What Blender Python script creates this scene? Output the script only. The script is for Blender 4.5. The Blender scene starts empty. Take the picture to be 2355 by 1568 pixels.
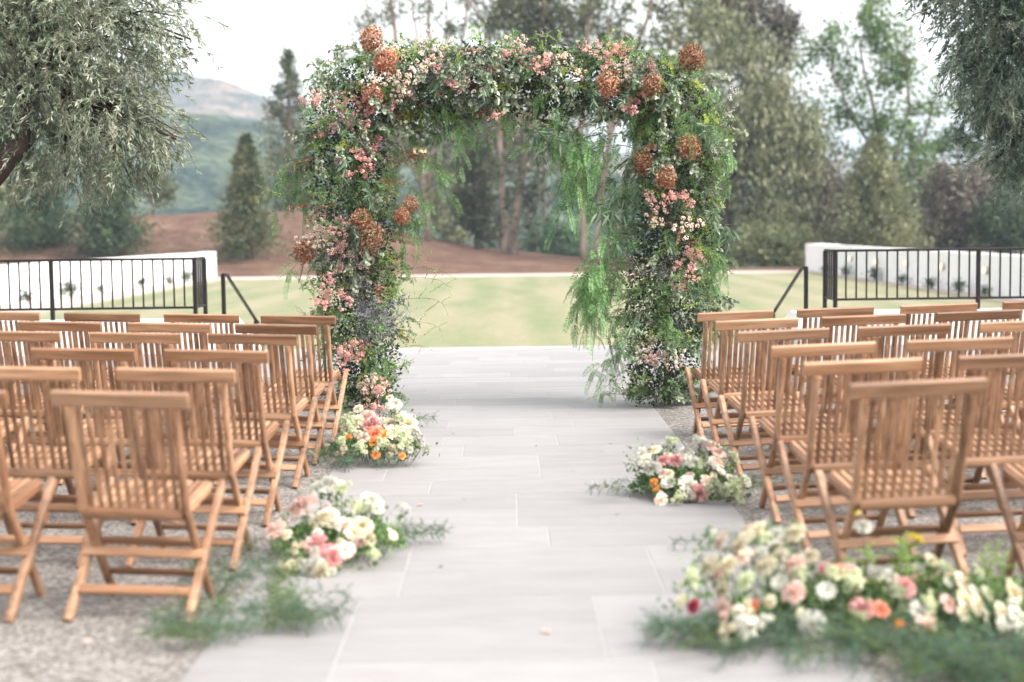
import bpy, math, random
import numpy as np
from mathutils import Vector, Matrix, Quaternion, Euler, noise

# ------------------------------------------------------------------ camera, sky, sun, exposure
sc = bpy.context.scene
COL = sc.collection
F = 3363.0; W0 = 2354.0; H0 = 1568.0          # working units: pixels of a 2354 px wide picture
CAM_H = 1.51
PITCH = math.atan(264.0 / F); YAW = math.radians(-0.10); ROLL = math.radians(-0.70)
cam_d = bpy.data.cameras.new("camera"); cam = bpy.data.objects.new("camera", cam_d); COL.objects.link(cam)
cam_d.sensor_width = 36.0; cam_d.lens = F / W0 * 36.0
cam_d.clip_start = 0.1; cam_d.clip_end = 6000
Rm = Matrix.Rotation(YAW, 4, 'Z') @ Matrix.Rotation(math.pi / 2 - PITCH, 4, 'X') @ Matrix.Rotation(ROLL, 4, 'Z')
cam.matrix_world = Matrix.Translation((0, 0, CAM_H)) @ Rm
cam_d.dof.use_dof = True; cam_d.dof.focus_distance = 11.9; cam_d.dof.aperture_fstop = 1.35
sc.camera = cam
R3 = Rm.to_3x3()

SUN_EL, SUN_AZ = 48.0, 112.0                   # azimuth clockwise from +Y: high on the right
w = bpy.data.worlds.new("World"); sc.world = w; w.use_nodes = True
nt = w.node_tree; nt.nodes.clear()
sky = nt.nodes.new('ShaderNodeTexSky'); sky.sky_type = 'NISHITA'; sky.sun_disc = False
sky.sun_elevation = math.radians(SUN_EL); sky.sun_rotation = math.radians(SUN_AZ)
sky.dust_density = 5.0; sky.air_density = 2.2; sky.ozone_density = 0.4
hs = nt.nodes.new('ShaderNodeHueSaturation'); hs.inputs['Saturation'].default_value = 0.18
bg = nt.nodes.new('ShaderNodeBackground'); bg.inputs['Strength'].default_value = 0.15
wo = nt.nodes.new('ShaderNodeOutputWorld')
nt.links.new(sky.outputs[0], hs.inputs['Color']); nt.links.new(hs.outputs[0], bg.inputs[0]); nt.links.new(bg.outputs[0], wo.inputs[0])
sd = bpy.data.lights.new("sun", 'SUN'); sun = bpy.data.objects.new("sun", sd); COL.objects.link(sun)
sd.energy = 0.65; sd.angle = math.radians(50); sd.color = (1.0, 0.91, 0.81)
el, az = math.radians(SUN_EL), math.radians(SUN_AZ)
sun.rotation_euler = Vector((math.sin(az) * math.cos(el), math.cos(az) * math.cos(el), math.sin(el))).to_track_quat('Z', 'Y').to_euler()
vs = sc.view_settings; vs.view_transform = 'Standard'; vs.look = 'None'; vs.gamma = 1.0; vs.use_curve_mapping = False
vs.exposure = 1.78
sc.render.film_transparent = False
cy = sc.cycles
cy.use_denoising = True
cy.max_bounces = 6; cy.diffuse_bounces = 3; cy.glossy_bounces = 2; cy.transmission_bounces = 3; cy.transparent_max_bounces = 4
cy.volume_bounces = 0; cy.caustics_reflective = False; cy.caustics_refractive = False

rng = np.random.default_rng(7)
rnd = random.Random(11)
PI = math.pi

# ------------------------------------------------------------------ design helpers
def ray(u, v):
    return R3 @ Vector(((u - W0 / 2) / F, (H0 / 2 - v) / F, -1.0))
def at(u, v, Y):
    """place at distance Y seen in direction (u, v)"""
    d = ray(u, v); k = Y / d.y
    return Vector((d.x * k, Y, CAM_H + d.z * k))
def floor_at(u, v, z=0.0):
    d = ray(u, v); k = (z - CAM_H) / d.z
    return Vector((d.x * k, d.y * k, z))

def tag(o, label=None, cat=None, group=None, kind=None):
    if label: o['label'] = label
    if cat: o['category'] = cat
    if group: o['group'] = group
    if kind: o['kind'] = kind
    return o
def empty(name, loc=(0, 0, 0), rz=0.0):
    o = bpy.data.objects.new(name, None); o.empty_display_size = 0.1
    COL.objects.link(o); o.location = loc; o.rotation_euler = (0, 0, rz); return o
def link(name, me, parent=None, loc=(0, 0, 0), rot=None):
    o = bpy.data.objects.new(name, me); COL.objects.link(o)
    if parent is not None: o.parent = parent
    o.location = loc
    if rot is not None:
        if isinstance(rot, Quaternion):
            o.rotation_mode = 'QUATERNION'; o.rotation_quaternion = rot
        else: o.rotation_euler = rot
    return o

# ------------------------------------------------------------------ materials
def newmat(name):
    m = bpy.data.materials.new(name); m.use_nodes = True; t = m.node_tree; t.nodes.clear()
    out = t.nodes.new('ShaderNodeOutputMaterial'); return m, t, out
def N(t, typ, **kw):
    n = t.nodes.new(typ)
    for k, v in kw.items():
        if k in ('inp',):
            for a, b in v.items(): n.inputs[a].default_value = b
        else: setattr(n, k, v)
    return n
def ramp(t, stops, interp='LINEAR'):
    r = t.nodes.new('ShaderNodeValToRGB'); r.color_ramp.interpolation = interp
    e = r.color_ramp.elements
    while len(e) < len(stops): e.new(0.5)
    for i, (p, c) in enumerate(stops):
        e[i].position = p; e[i].color = (*c, 1) if len(c) == 3 else c
    return r
def leafmat(name, cols, trans=0.3, rough=0.55, tcol=None, patch=0.0):
    """leaf: each leaf takes its own tone from the ramp, thin and a little translucent"""
    m, t, out = newmat(name)
    g = N(t, 'ShaderNodeNewGeometry')
    r = ramp(t, [(i / max(1, len(cols) - 1), c) for i, c in enumerate(cols)])
    if patch:      # noise shifts the tone from clump to clump
        tc = N(t, 'ShaderNodeTexCoord'); nz = N(t, 'ShaderNodeTexNoise', inp={'Scale': patch, 'Detail': 2.0}); t.links.new(tc.outputs['Object'], nz.inputs['Vector'])
        m1 = N(t, 'ShaderNodeMath', operation='MULTIPLY_ADD', inp={1: 0.45}); m2 = N(t, 'ShaderNodeMath', operation='MULTIPLY_ADD', inp={1: 2.4, 2: -0.95})
        t.links.new(nz.outputs[0], m2.inputs[0]); t.links.new(g.outputs['Random Per Island'], m1.inputs[0]); t.links.new(m2.outputs[0], m1.inputs[2]); t.links.new(m1.outputs[0], r.inputs[0])
    else: t.links.new(g.outputs['Random Per Island'], r.inputs[0])
    oi = N(t, 'ShaderNodeObjectInfo')
    mr = N(t, 'ShaderNodeMapRange', inp={3: 0.72, 4: 1.3}); t.links.new(oi.outputs['Random'], mr.inputs[0])
    hsv = N(t, 'ShaderNodeHueSaturation'); t.links.new(r.outputs[0], hsv.inputs['Color']); t.links.new(mr.outputs[0], hsv.inputs['Value'])
    b = N(t, 'ShaderNodeBsdfPrincipled', inp={'Roughness': rough})
    b.inputs['Specular IOR Level'].default_value = 0.35
    tr = N(t, 'ShaderNodeBsdfTranslucent')
    mx = N(t, 'ShaderNodeMixShader', inp={0: trans})
    t.links.new(hsv.outputs[0], b.inputs['Base Color'])
    h2 = N(t, 'ShaderNodeHueSaturation', inp={'Value': 1.5, 'Saturation': 1.1}); t.links.new(hsv.outputs[0], h2.inputs['Color'])
    t.links.new(h2.outputs[0], tr.inputs[0])
    t.links.new(b.outputs[0], mx.inputs[1]); t.links.new(tr.outputs[0], mx.inputs[2]); t.links.new(mx.outputs[0], out.inputs[0])
    return m
def simple(name, col, rough=0.7, spec=0.3, noise_scale=None, amt=0.15, bump=0.0, metal=0.0, objvar=0.0):
    m, t, out = newmat(name)
    b = N(t, 'ShaderNodeBsdfPrincipled', inp={'Roughness': rough, 'Metallic': metal}); b.inputs['Specular IOR Level'].default_value = spec
    t.links.new(b.outputs[0], out.inputs[0])
    src = None
    if noise_scale:
        tc = N(t, 'ShaderNodeTexCoord'); n = N(t, 'ShaderNodeTexNoise', inp={'Scale': noise_scale, 'Detail': 6.0, 'Roughness': 0.6})
        t.links.new(tc.outputs['Object'], n.inputs['Vector'])
        lo = tuple(c * (1 - amt) for c in col); hi = tuple(min(1, c * (1 + amt)) for c in col)
        r = ramp(t, [(0.3, lo), (0.7, hi)]); t.links.new(n.outputs[0], r.inputs[0]); src = r.outputs[0]
        if bump:
            bp = N(t, 'ShaderNodeBump', inp={'Strength': bump, 'Distance': 0.01}); t.links.new(n.outputs[0], bp.inputs['Height']); t.links.new(bp.outputs[0], b.inputs['Normal'])
    if objvar:
        oi = N(t, 'ShaderNodeObjectInfo'); mr = N(t, 'ShaderNodeMapRange', inp={3: 1 - objvar, 4: 1 + objvar}); t.links.new(oi.outputs['Random'], mr.inputs[0])
        h = N(t, 'ShaderNodeHueSaturation', inp={'Color': (*col, 1)})
        if src: t.links.new(src, h.inputs['Color'])
        t.links.new(mr.outputs[0], h.inputs['Value']); src = h.outputs[0]
    if src: t.links.new(src, b.inputs['Base Color'])
    else: b.inputs['Base Color'].default_value = (*col, 1)
    return m
def woodmat(name, axis):
    m, t, out = newmat(name)
    tc = N(t, 'ShaderNodeTexCoord'); oi = N(t, 'ShaderNodeObjectInfo')
    wv = N(t, 'ShaderNodeVectorMath', operation='MULTIPLY_ADD'); wv.inputs[1].default_value = (1, 1, 1)
    sc3 = [38.0, 38.0, 38.0]; sc3[axis] = 2.2
    mp = N(t, 'ShaderNodeMapping'); mp.inputs['Scale'].default_value = sc3
    cx = N(t, 'ShaderNodeCombineXYZ'); mu = N(t, 'ShaderNodeMath', operation='MULTIPLY'); mu.inputs[1].default_value = 37.0
    t.links.new(oi.outputs['Random'], mu.inputs[0]); t.links.new(mu.outputs[0], cx.inputs[0]); t.links.new(mu.outputs[0], cx.inputs[1]); t.links.new(mu.outputs[0], cx.inputs[2])
    t.links.new(tc.outputs['Object'], wv.inputs[0]); t.links.new(cx.outputs[0], wv.inputs[2]); t.links.new(wv.outputs[0], mp.inputs[0])
    n = N(t, 'ShaderNodeTexNoise', inp={'Scale': 1.0, 'Detail': 5.0, 'Roughness': 0.62, 'Distortion': 0.6}); t.links.new(mp.outputs[0], n.inputs['Vector'])
    r = ramp(t, [(0.26, (0.14, 0.070, 0.036)), (0.46, (0.32, 0.175, 0.097)), (0.62, (0.43, 0.245, 0.145)), (0.8, (0.57, 0.365, 0.235))])
    t.links.new(n.outputs[0], r.inputs[0])
    # broad dark figure along the plank
    n2 = N(t, 'ShaderNodeTexNoise', inp={'Scale': 0.16, 'Detail': 2.0}); t.links.new(mp.outputs[0], n2.inputs['Vector'])
    r2 = ramp(t, [(0.38, (0.58, 0.50, 0.44)), (0.58, (1, 1, 1))]); t.links.new(n2.outputs[0], r2.inputs[0])
    mm = N(t, 'ShaderNodeMixRGB', blend_type='MULTIPLY', inp={0: 1.0}); t.links.new(r.outputs[0], mm.inputs[1]); t.links.new(r2.outputs[0], mm.inputs[2])
    mr = N(t, 'ShaderNodeMapRange', inp={3: 0.72, 4: 1.22}); t.links.new(oi.outputs['Random'], mr.inputs[0])
    h = N(t, 'ShaderNodeHueSaturation', inp={'Saturation': 1.0}); t.links.new(mm.outputs[0], h.inputs['Color']); t.links.new(mr.outputs[0], h.inputs['Value'])
    b = N(t, 'ShaderNodeBsdfPrincipled', inp={'Roughness': 0.46}); b.inputs['Specular IOR Level'].default_value = 0.5
    bp = N(t, 'ShaderNodeBump', inp={'Strength': 0.25, 'Distance': 0.002}); t.links.new(n.outputs[0], bp.inputs['Height']); t.links.new(bp.outputs[0], b.inputs['Normal'])
    t.links.new(h.outputs[0], b.inputs['Base Color']); t.links.new(b.outputs[0], out.inputs[0])
    return m
def emis(name, col, s):
    m, t, out = newmat(name); e = N(t, 'ShaderNodeEmission', inp={'Color': (*col, 1), 'Strength': s}); t.links.new(e.outputs[0], out.inputs[0]); return m

WOODX, WOODY, WOODZ = woodmat('teak_across', 0), woodmat('teak_lengthwise', 1), woodmat('teak_upright', 2)
METAL = simple('dark_bronze_metal', (0.014, 0.010, 0.010), 0.5, 0.25, 40, 0.2)
WHITEWALL = simple('white_render', (0.78, 0.77, 0.77), 0.85, 0.2, 0.8, 0.05, 0.0)
CONCRETE = simple('pale_concrete', (0.28, 0.275, 0.275), 0.85, 0.2, 3.0, 0.1)
BARK = simple('grey_brown_bark', (0.16, 0.12, 0.10), 0.9, 0.1, 6.0, 0.5, 0.6)
BARKDARK = simple('dark_bark', (0.05, 0.035, 0.03), 0.9, 0.1, 6.0, 0.5, 0.6)
BARKPALE = simple('pale_pink_bark', (0.27, 0.205, 0.17), 0.85, 0.1, 1.2, 0.25, 0.4)
STEM = simple('green_stem', (0.10, 0.10, 0.05), 0.7, 0.2)
TWIG = simple('brown_twig', (0.13, 0.075, 0.05), 0.8, 0.2)

def gravelmat():
    m, t, out = newmat('gravel')
    tc = N(t, 'ShaderNodeTexCoord')
    v = N(t, 'ShaderNodeTexVoronoi', inp={'Scale': 70.0}); v2 = N(t, 'ShaderNodeTexVoronoi', inp={'Scale': 150.0}); n = N(t, 'ShaderNodeTexNoise', inp={'Scale': 1.3, 'Detail': 5.0})
    for q in (v, v2, n): t.links.new(tc.outputs['Object'], q.inputs['Vector'])
    sp = N(t, 'ShaderNodeSeparateColor'); t.links.new(v.outputs['Color'], sp.inputs[0])
    r = ramp(t, [(0.0, (0.115, 0.10, 0.092)), (0.35, (0.195, 0.178, 0.165)), (0.7, (0.27, 0.25, 0.236)), (1.0, (0.42, 0.40, 0.385))])
    t.links.new(sp.outputs[0], r.inputs[0])
    r2 = ramp(t, [(0.35, (0.86, 0.84, 0.82)), (0.65, (1.08, 1.06, 1.04))]); t.links.new(n.outputs[0], r2.inputs[0])
    mm = N(t, 'ShaderNodeMixRGB', blend_type='MULTIPLY', inp={0: 1.0}); t.links.new(r.outputs[0], mm.inputs[1]); t.links.new(r2.outputs[0], mm.inputs[2])
    b = N(t, 'ShaderNodeBsdfPrincipled', inp={'Roughness': 0.9}); b.inputs['Specular IOR Level'].default_value = 0.2
    ad = N(t, 'ShaderNodeMath', operation='MULTIPLY_ADD', inp={1: 0.5}); t.links.new(v2.outputs['Distance'], ad.inputs[0]); t.links.new(v.outputs['Distance'], ad.inputs[2])
    bp = N(t, 'ShaderNodeBump', invert=True, inp={'Strength': 1.0, 'Distance': 0.012}); t.links.new(ad.outputs[0], bp.inputs['Height'])
    t.links.new(bp.outputs[0], b.inputs['Normal']); t.links.new(mm.outputs[0], b.inputs['Base Color']); t.links.new(b.outputs[0], out.inputs[0])
    return m
GRAVEL = gravelmat()
def pavermat():
    m, t, out = newmat('pale_limestone')
    tc = N(t, 'ShaderNodeTexCoord'); oi = N(t, 'ShaderNodeObjectInfo')
    off = N(t, 'ShaderNodeVectorMath', operation='MULTIPLY_ADD'); cx = N(t, 'ShaderNodeCombineXYZ'); mu = N(t, 'ShaderNodeMath', operation='MULTIPLY', inp={1: 53.0})
    t.links.new(oi.outputs['Random'], mu.inputs[0]); t.links.new(mu.outputs[0], cx.inputs[0]); t.links.new(mu.outputs[0], cx.inputs[1])
    off.inputs[1].default_value = (1, 1, 1); t.links.new(tc.outputs['Object'], off.inputs[0]); t.links.new(cx.outputs[0], off.inputs[2])
    mp = N(t, 'ShaderNodeMapping'); mp.inputs['Scale'].default_value = (1.6, 5.0, 3.0); t.links.new(off.outputs[0], mp.inputs[0])
    n = N(t, 'ShaderNodeTexNoise', inp={'Scale': 1.5, 'Detail': 7.0, 'Roughness': 0.65}); t.links.new(mp.outputs[0], n.inputs['Vector'])
    n2 = N(t, 'ShaderNodeTexNoise', inp={'Scale': 60.0, 'Detail': 3.0}); t.links.new(off.outputs[0], n2.inputs['Vector'])
    r = ramp(t, [(0.3, (0.218, 0.204, 0.202)), (0.55, (0.244, 0.232, 0.231)), (0.75, (0.265, 0.255, 0.255))]); t.links.new(n.outputs[0], r.inputs[0])
    mr = N(t, 'ShaderNodeMapRange', inp={3: 0.92, 4: 1.07}); t.links.new(oi.outputs['Random'], mr.inputs[0])
    h = N(t, 'ShaderNodeHueSaturation'); t.links.new(r.outputs[0], h.inputs['Color']); t.links.new(mr.outputs[0], h.inputs['Value'])
    b = N(t, 'ShaderNodeBsdfPrincipled', inp={'Roughness': 0.62}); b.inputs['Specular IOR Level'].default_value = 0.3
    bp = N(t, 'ShaderNodeBump', inp={'Strength': 0.2, 'Distance': 0.003}); t.links.new(n2.outputs[0], bp.inputs['Height']); t.links.new(bp.outputs[0], b.inputs['Normal'])
    t.links.new(h.outputs[0], b.inputs['Base Color']); t.links.new(b.outputs[0], out.inputs[0]); return m
PAVER = pavermat()
GROUT = simple('white_grout', (0.325, 0.312, 0.312), 0.9, 0.1, 30, 0.08)

# ------------------------------------------------------------------ mesh helpers
class MB:
    """collects simple shapes into one mesh"""
    def __init__(s): s.v = []; s.f = []; s.sm = []
    def box(s, x0, x1, y0, y1, z0, z1):
        b = len(s.v); s.v += [(x, y, z) for z in (z0, z1) for y in (y0, y1) for x in (x0, x1)]
        for q in ((0, 2, 3, 1), (4, 5, 7, 6), (0, 1, 5, 4), (2, 6, 7, 3), (0, 4, 6, 2), (1, 3, 7, 5)): s.f.append([b + i for i in q]); s.sm.append(False)
        return s
    def bar(s, p, q, w, h, side=None, ch=0.2):
        """chamfered bar from p to q, w across `side`, h across the third axis"""
        p, q = Vector(p), Vector(q); d = (q - p).normalized()
        sd_ = Vector(side) if side else (Vector((1, 0, 0)) if abs(d.x) < 0.9 else Vector((0, 1, 0)))
        sd_ = (sd_ - d * sd_.dot(d)).normalized(); n = d.cross(sd_)
        c = min(w, h) * ch; a, b2 = w / 2, h / 2
        prof = [(-a + c, -b2), (a - c, -b2), (a, -b2 + c), (a, b2 - c), (a - c, b2), (-a + c, b2), (-a, b2 - c), (-a, -b2 + c)]
        b = len(s.v)
        for o in (p, q):
            for (x, y) in prof: s.v.append(tuple(o + sd_ * x + n * y))
        for i in range(8):
            j = (i + 1) % 8; s.f.append([b + i, b + j, b + 8 + j, b + 8 + i]); s.sm.append(False)
        s.f.append([b + i for i in range(7, -1, -1)]); s.f.append([b + 8 + i for i in range(8)]); s.sm += [False, False]
        return s
    def path(s, pts, rad, n=8, close=True):
        """tapered tube through pts"""
        pts = [Vector(p) for p in pts]; k = len(pts); b = len(s.v); ref = None
        for i, p in enumerate(pts):
            d = (pts[min(i + 1, k - 1)] - pts[max(i - 1, 0)]).normalized()
            if ref is None: ref = Vector((0, 1, 0)) if abs(d.y) < 0.8 else Vector((1, 0, 0))
            a = (ref - d * ref.dot(d)).normalized(); ref = a; c = d.cross(a); r = rad[i] if hasattr(rad, '__len__') else rad
            for j in range(n):
                t = 2 * PI * j / n; s.v.append(tuple(p + a * math.cos(t) * r + c * math.sin(t) * r))
        for i in range(k - 1):
            for j in range(n):
                j2 = (j + 1) % n; s.f.append([b + i * n + j, b + i * n + j2, b + (i + 1) * n + j2, b + (i + 1) * n + j]); s.sm.append(True)
        if close:
            s.f.append([b + j for j in range(n - 1, -1, -1)]); s.f.append([b + (k - 1) * n + j for j in range(n)]); s.sm += [False, False]
        return s
    def mesh(s, name, mat):
        me = bpy.data.meshes.new(name); me.from_pydata(s.v, [], s.f); me.materials.append(mat)
        me.polygons.foreach_set('use_smooth', s.sm); me.update(); return me
    def build(s, name, mat, parent=None, loc=(0, 0, 0), rot=None): return link(name, s.mesh(name, mat), parent, loc, rot)

class Fol:
    """collects many small polygons (leaves, petals, stems) with numpy"""
    def __init__(s): s.V = []; s.k = []; s.m = []
    def poly(s, V, mi=0):              # V: (n,k,3)
        if len(V): s.V.append(np.asarray(V, dtype=np.float32)); s.k.append(V.shape[1]); s.m.append(mi)
        return s
    def leaves(s, P, D, L, Wd, mi=0, Nn=None, shape='rhomb', sag=0.0):
        P = np.asarray(P, float); D = np.asarray(D, float); n = len(P)
        if n == 0: return s
        D = D / (np.linalg.norm(D, axis=1, keepdims=True) + 1e-9)
        if Nn is None: Nn = rng.normal(size=(n, 3))
        S = np.cross(D, Nn); S /= (np.linalg.norm(S, axis=1, keepdims=True) + 1e-9)
        Up = np.cross(S, D)
        T = {'rhomb': [(0, 0), (.42, .5), (1, 0), (.42, -.5)],
             'oval': [(0, 0), (.25, .42), (.6, .5), (1, 0), (.6, -.5), (.25, -.42)],
             'round': [(0, 0), (.25, .46), (.62, .5), (.92, .22), (.92, -.22), (.62, -.5), (.25, -.46)],
             'long': [(0, 0), (.2, .4), (.5, .5), (1, 0), (.5, -.5), (.2, -.4)]}[shape]
        L = np.broadcast_to(np.asarray(L, float), (n,))[:, None]; Wd = np.broadcast_to(np.asarray(Wd, float), (n,))[:, None]
        V = np.stack([P + D * (a * L) + S * (b * Wd) + Up * (abs(b) * Wd * 0.25) - np.array([0, 0, 1.0]) * (sag * L * a * a) for a, b in T], axis=1)
        return s.poly(V, mi)
    def tube(s, pts, r0, r1, mi=1, n=3):
        pts = np.asarray(pts, float); k = len(pts); d = np.gradient(pts, axis=0); d /= (np.linalg.norm(d, axis=1, keepdims=True) + 1e-9)
        a = np.cross(d, [0.31, 0.52, 0.79]); a /= (np.linalg.norm(a, axis=1, keepdims=True) + 1e-9); c = np.cross(d, a)
        r = np.linspace(r0, r1, k)[:, None]
        R = [pts + (a * math.cos(2 * PI * j / n) + c * math.sin(2 * PI * j / n)) * r for j in range(n)]
        for j in range(n):
            A, B = R[j], R[(j + 1) % n]
            s.poly(np.stack([A[:-1], B[:-1], B[1:], A[1:]], axis=1), mi)
        return s
    def mesh(s, name, mats):
        me = bpy.data.meshes.new(name)
        nv = sum(v.shape[0] * v.shape[1] for v in s.V); nf = sum(v.shape[0] for v in s.V)
        me.vertices.add(nv); me.loops.add(nv); me.polygons.add(nf)
        me.vertices.foreach_set('co', np.concatenate([v.reshape(-1) for v in s.V]))
        me.loops.foreach_set('vertex_index', np.arange(nv, dtype=np.int32))
        tot = np.concatenate([np.full(v.shape[0], v.shape[1], dtype=np.int32) for v in s.V])
        me.polygons.foreach_set('loop_start', np.concatenate([[0], np.cumsum(tot)[:-1]]).astype(np.int32))
        try: me.polygons.foreach_set('loop_total', tot)
        except Exception: pass
        for mt in mats: me.materials.append(mt)
        me.polygons.foreach_set('material_index', np.concatenate([np.full(v.shape[0], mi, dtype=np.int32) for v, mi in zip(s.V, s.m)]))
        me.update(); me.validate(); return me
def units(n): v = rng.normal(size=(n, 3)); return v / np.linalg.norm(v, axis=1, keepdims=True)

# ------------------------------------------------------------------ ground, terrace, lawn, mound, hills
LAWN_Z = -0.72
def sm(a, b, x): t = min(1, max(0, (x - a) / (b - a))); return t * t * (3 - 2 * t)
def lerp_tab(x, tab):
    if x <= tab[0][0]: return tab[0][1]
    for (a, b), (c, d) in zip(tab, tab[1:]):
        if x <= c: return b + (d - b) * (x - a) / (c - a)
    return tab[-1][1]
MT = [(-60, 2.9), (-30.6, 2.35), (-20, 2.45), (-15, 2.6), (-11, 2.4), (-5.8, 0.95), (-1.9, 0.2), (2.1, -0.25), (6.5, LAWN_Z)]
def g(x, y):
    H = lerp_tab(x, MT)
    h = LAWN_Z + (H - LAWN_Z) * sm(69.5, 87, y)
    if y > 92: h = h + (-3.0 - h) * sm(92, 150, y)
    if y > 70 and H > -0.6: h += 0.10 * noise.noise(Vector((x * 0.35, y * 0.35, 0))) * sm(70, 73, y)
    return h
def slope_z(x): return 0.025 * max(0.0, abs(x) - 1.2)

def grid(xs, ys, fz):
    v = [(x, y, fz(x, y)) for y in ys for x in xs]; n = len(xs)
    f = [[j * n + i, j * n + i + 1, (j + 1) * n + i + 1, (j + 1) * n + i] for j in range(len(ys) - 1) for i in range(n - 1)]
    return v, f
def add_grid(name, xs, ys, fz, mat, smooth=True):
    v, f = grid(xs, ys, fz); me = bpy.data.meshes.new(name); me.from_pydata(v, [], f); me.materials.append(mat)
    if smooth: me.polygons.foreach_set('use_smooth', [True] * len(f))
    o = link(name, me); return o

def lawnmat():
    m, t, out = newmat('mown_grass')
    tc = N(t, 'ShaderNodeTexCoord'); sep = N(t, 'ShaderNodeSeparateXYZ'); t.links.new(tc.outputs['Object'], sep.inputs[0])
    n0 = N(t, 'ShaderNodeTexNoise', inp={'Scale': 0.22, 'Detail': 4.0}); t.links.new(tc.outputs['Object'], n0.inputs['Vector'])
    # mowing stripes running away from the stairs, slightly wavering
    a = N(t, 'ShaderNodeMath', operation='MULTIPLY_ADD', inp={1: 1.1}); t.links.new(n0.outputs[0], a.inputs[0]); t.links.new(sep.outputs[0], a.inputs[2])
    sn = N(t, 'ShaderNodeMath', operation='MULTIPLY', inp={1: 3.4}); t.links.new(a.outputs[0], sn.inputs[0]); s2 = N(t, 'ShaderNodeMath', operation='SINE'); t.links.new(sn.outputs[0], s2.inputs[0])
    n1 = N(t, 'ShaderNodeTexNoise', inp={'Scale': 0.5, 'Detail': 6.0, 'Roughness': 0.7}); mpp = N(t, 'ShaderNodeMapping'); mpp.inputs['Scale'].default_value = (1.3, 0.22, 1.0); t.links.new(tc.outputs['Object'], mpp.inputs[0]); t.links.new(mpp.outputs[0], n1.inputs['Vector'])
    n2 = N(t, 'ShaderNodeTexNoise', inp={'Scale': 40.0, 'Detail': 3.0}); t.links.new(tc.outputs['Object'], n2.inputs['Vector'])
    c = N(t, 'ShaderNodeMath', operation='MULTIPLY_ADD', inp={1: 0.085}); t.links.new(s2.outputs[0], c.inputs[0]); t.links.new(n1.outputs[0], c.inputs[2])
    r = ramp(t, [(0.34, (0.15, 0.172, 0.092)), (0.48, (0.195, 0.192, 0.115)), (0.62, (0.23, 0.212, 0.138))]); t.links.new(c.outputs[0], r.inputs[0])
    r2 = ramp(t, [(0.3, (0.8, 0.8, 0.8)), (0.7, (1.15, 1.15, 1.15))]); t.links.new(n2.outputs[0], r2.inputs[0])
    mm = N(t, 'ShaderNodeMixRGB', blend_type='MULTIPLY', inp={0: 1.0}); t.links.new(r.outputs[0], mm.inputs[1]); t.links.new(r2.outputs[0], mm.inputs[2])
    b = N(t, 'ShaderNodeBsdfPrincipled', inp={'Roughness': 0.9}); b.inputs['Specular IOR Level'].default_value = 0.1
    bp = N(t, 'ShaderNodeBump', inp={'Strength': 0.5, 'Distance': 0.02}); t.links.new(n2.outputs[0], bp.inputs['Height']); t.links.new(bp.outputs[0], b.inputs['Normal'])
    t.links.new(mm.outputs[0], b.inputs['Base Color']); t.links.new(b.outputs[0], out.inputs[0]); return m
def mulchmat():
    m, t, out = newmat('bark_mulch')
    tc = N(t, 'ShaderNodeTexCoord')
    n1 = N(t, 'ShaderNodeTexNoise', inp={'Scale': 0.5, 'Detail': 8.0, 'Roughness': 0.75}); n2 = N(t, 'ShaderNodeTexNoise', inp={'Scale': 6.0, 'Detail': 6.0, 'Roughness': 0.8})
    for q in (n1, n2): t.links.new(tc.outputs['Object'], q.inputs['Vector'])
    ad = N(t, 'ShaderNodeMath', operation='MULTIPLY_ADD', inp={1: 0.6}); t.links.new(n2.outputs[0], ad.inputs[0]); t.links.new(n1.outputs[0], ad.inputs[2])
    r = ramp(t, [(0.55, (0.060, 0.033, 0.024)), (0.8, (0.130, 0.076, 0.055)), (1.0, (0.23, 0.145, 0.108))]); t.links.new(ad.outputs[0], r.inputs[0])
    b = N(t, 'ShaderNodeBsdfPrincipled', inp={'Roughness': 0.95}); b.inputs['Specular IOR Level'].default_value = 0.1
    bp = N(t, 'ShaderNodeBump', inp={'Strength': 0.8, 'Distance': 0.15}); t.links.new(n2.outputs[0], bp.inputs['Height']); t.links.new(bp.outputs[0], b.inputs['Normal'])
    t.links.new(r.outputs[0], b.inputs['Base Color']); t.links.new(b.outputs[0], out.inputs[0]); return m
def hillmat(name, a, b_, c, d, scale):
    m, t, out = newmat(name)
    tc = N(t, 'ShaderNodeTexCoord')
    n1 = N(t, 'ShaderNodeTexNoise', inp={'Scale': scale, 'Detail': 6.0, 'Roughness': 0.6}); n2 = N(t, 'ShaderNodeTexVoronoi', inp={'Scale': scale * 9})
    for q in (n1, n2): t.links.new(tc.outputs['Object'], q.inputs['Vector'])
    ad = N(t, 'ShaderNodeMath', operation='MULTIPLY_ADD', inp={1: 0.25}); t.links.new(n2.outputs['Distance'], ad.inputs[0]); t.links.new(n1.outputs[0], ad.inputs[2])
    r = ramp(t, [(0.42, a), (0.55, b_), (0.66, c), (0.8, d)]); t.links.new(ad.outputs[0], r.inputs[0])
    b = N(t, 'ShaderNodeBsdfPrincipled', inp={'Roughness': 1.0}); b.inputs['Specular IOR Level'].default_value = 0.0
    bp = N(t, 'ShaderNodeBump', inp={'Strength': 1.0, 'Distance': 4.0}); t.links.new(ad.outputs[0], bp.inputs['Height']); t.links.new(bp.outputs[0], b.inputs['Normal'])
    t.links.new(r.outputs[0], b.inputs['Base Color']); t.links.new(b.outputs[0], out.inputs[0]); return m
LAWN, MULCH = lawnmat(), mulchmat()
GRANITE = simple('pink_decomposed_granite', (0.42, 0.34, 0.305), 0.95, 0.1, 3.0, 0.15, 0.3)
EARTH = simple('dry_earth', (0.20, 0.17, 0.11), 0.95, 0.1, 0.05, 0.3)

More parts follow.
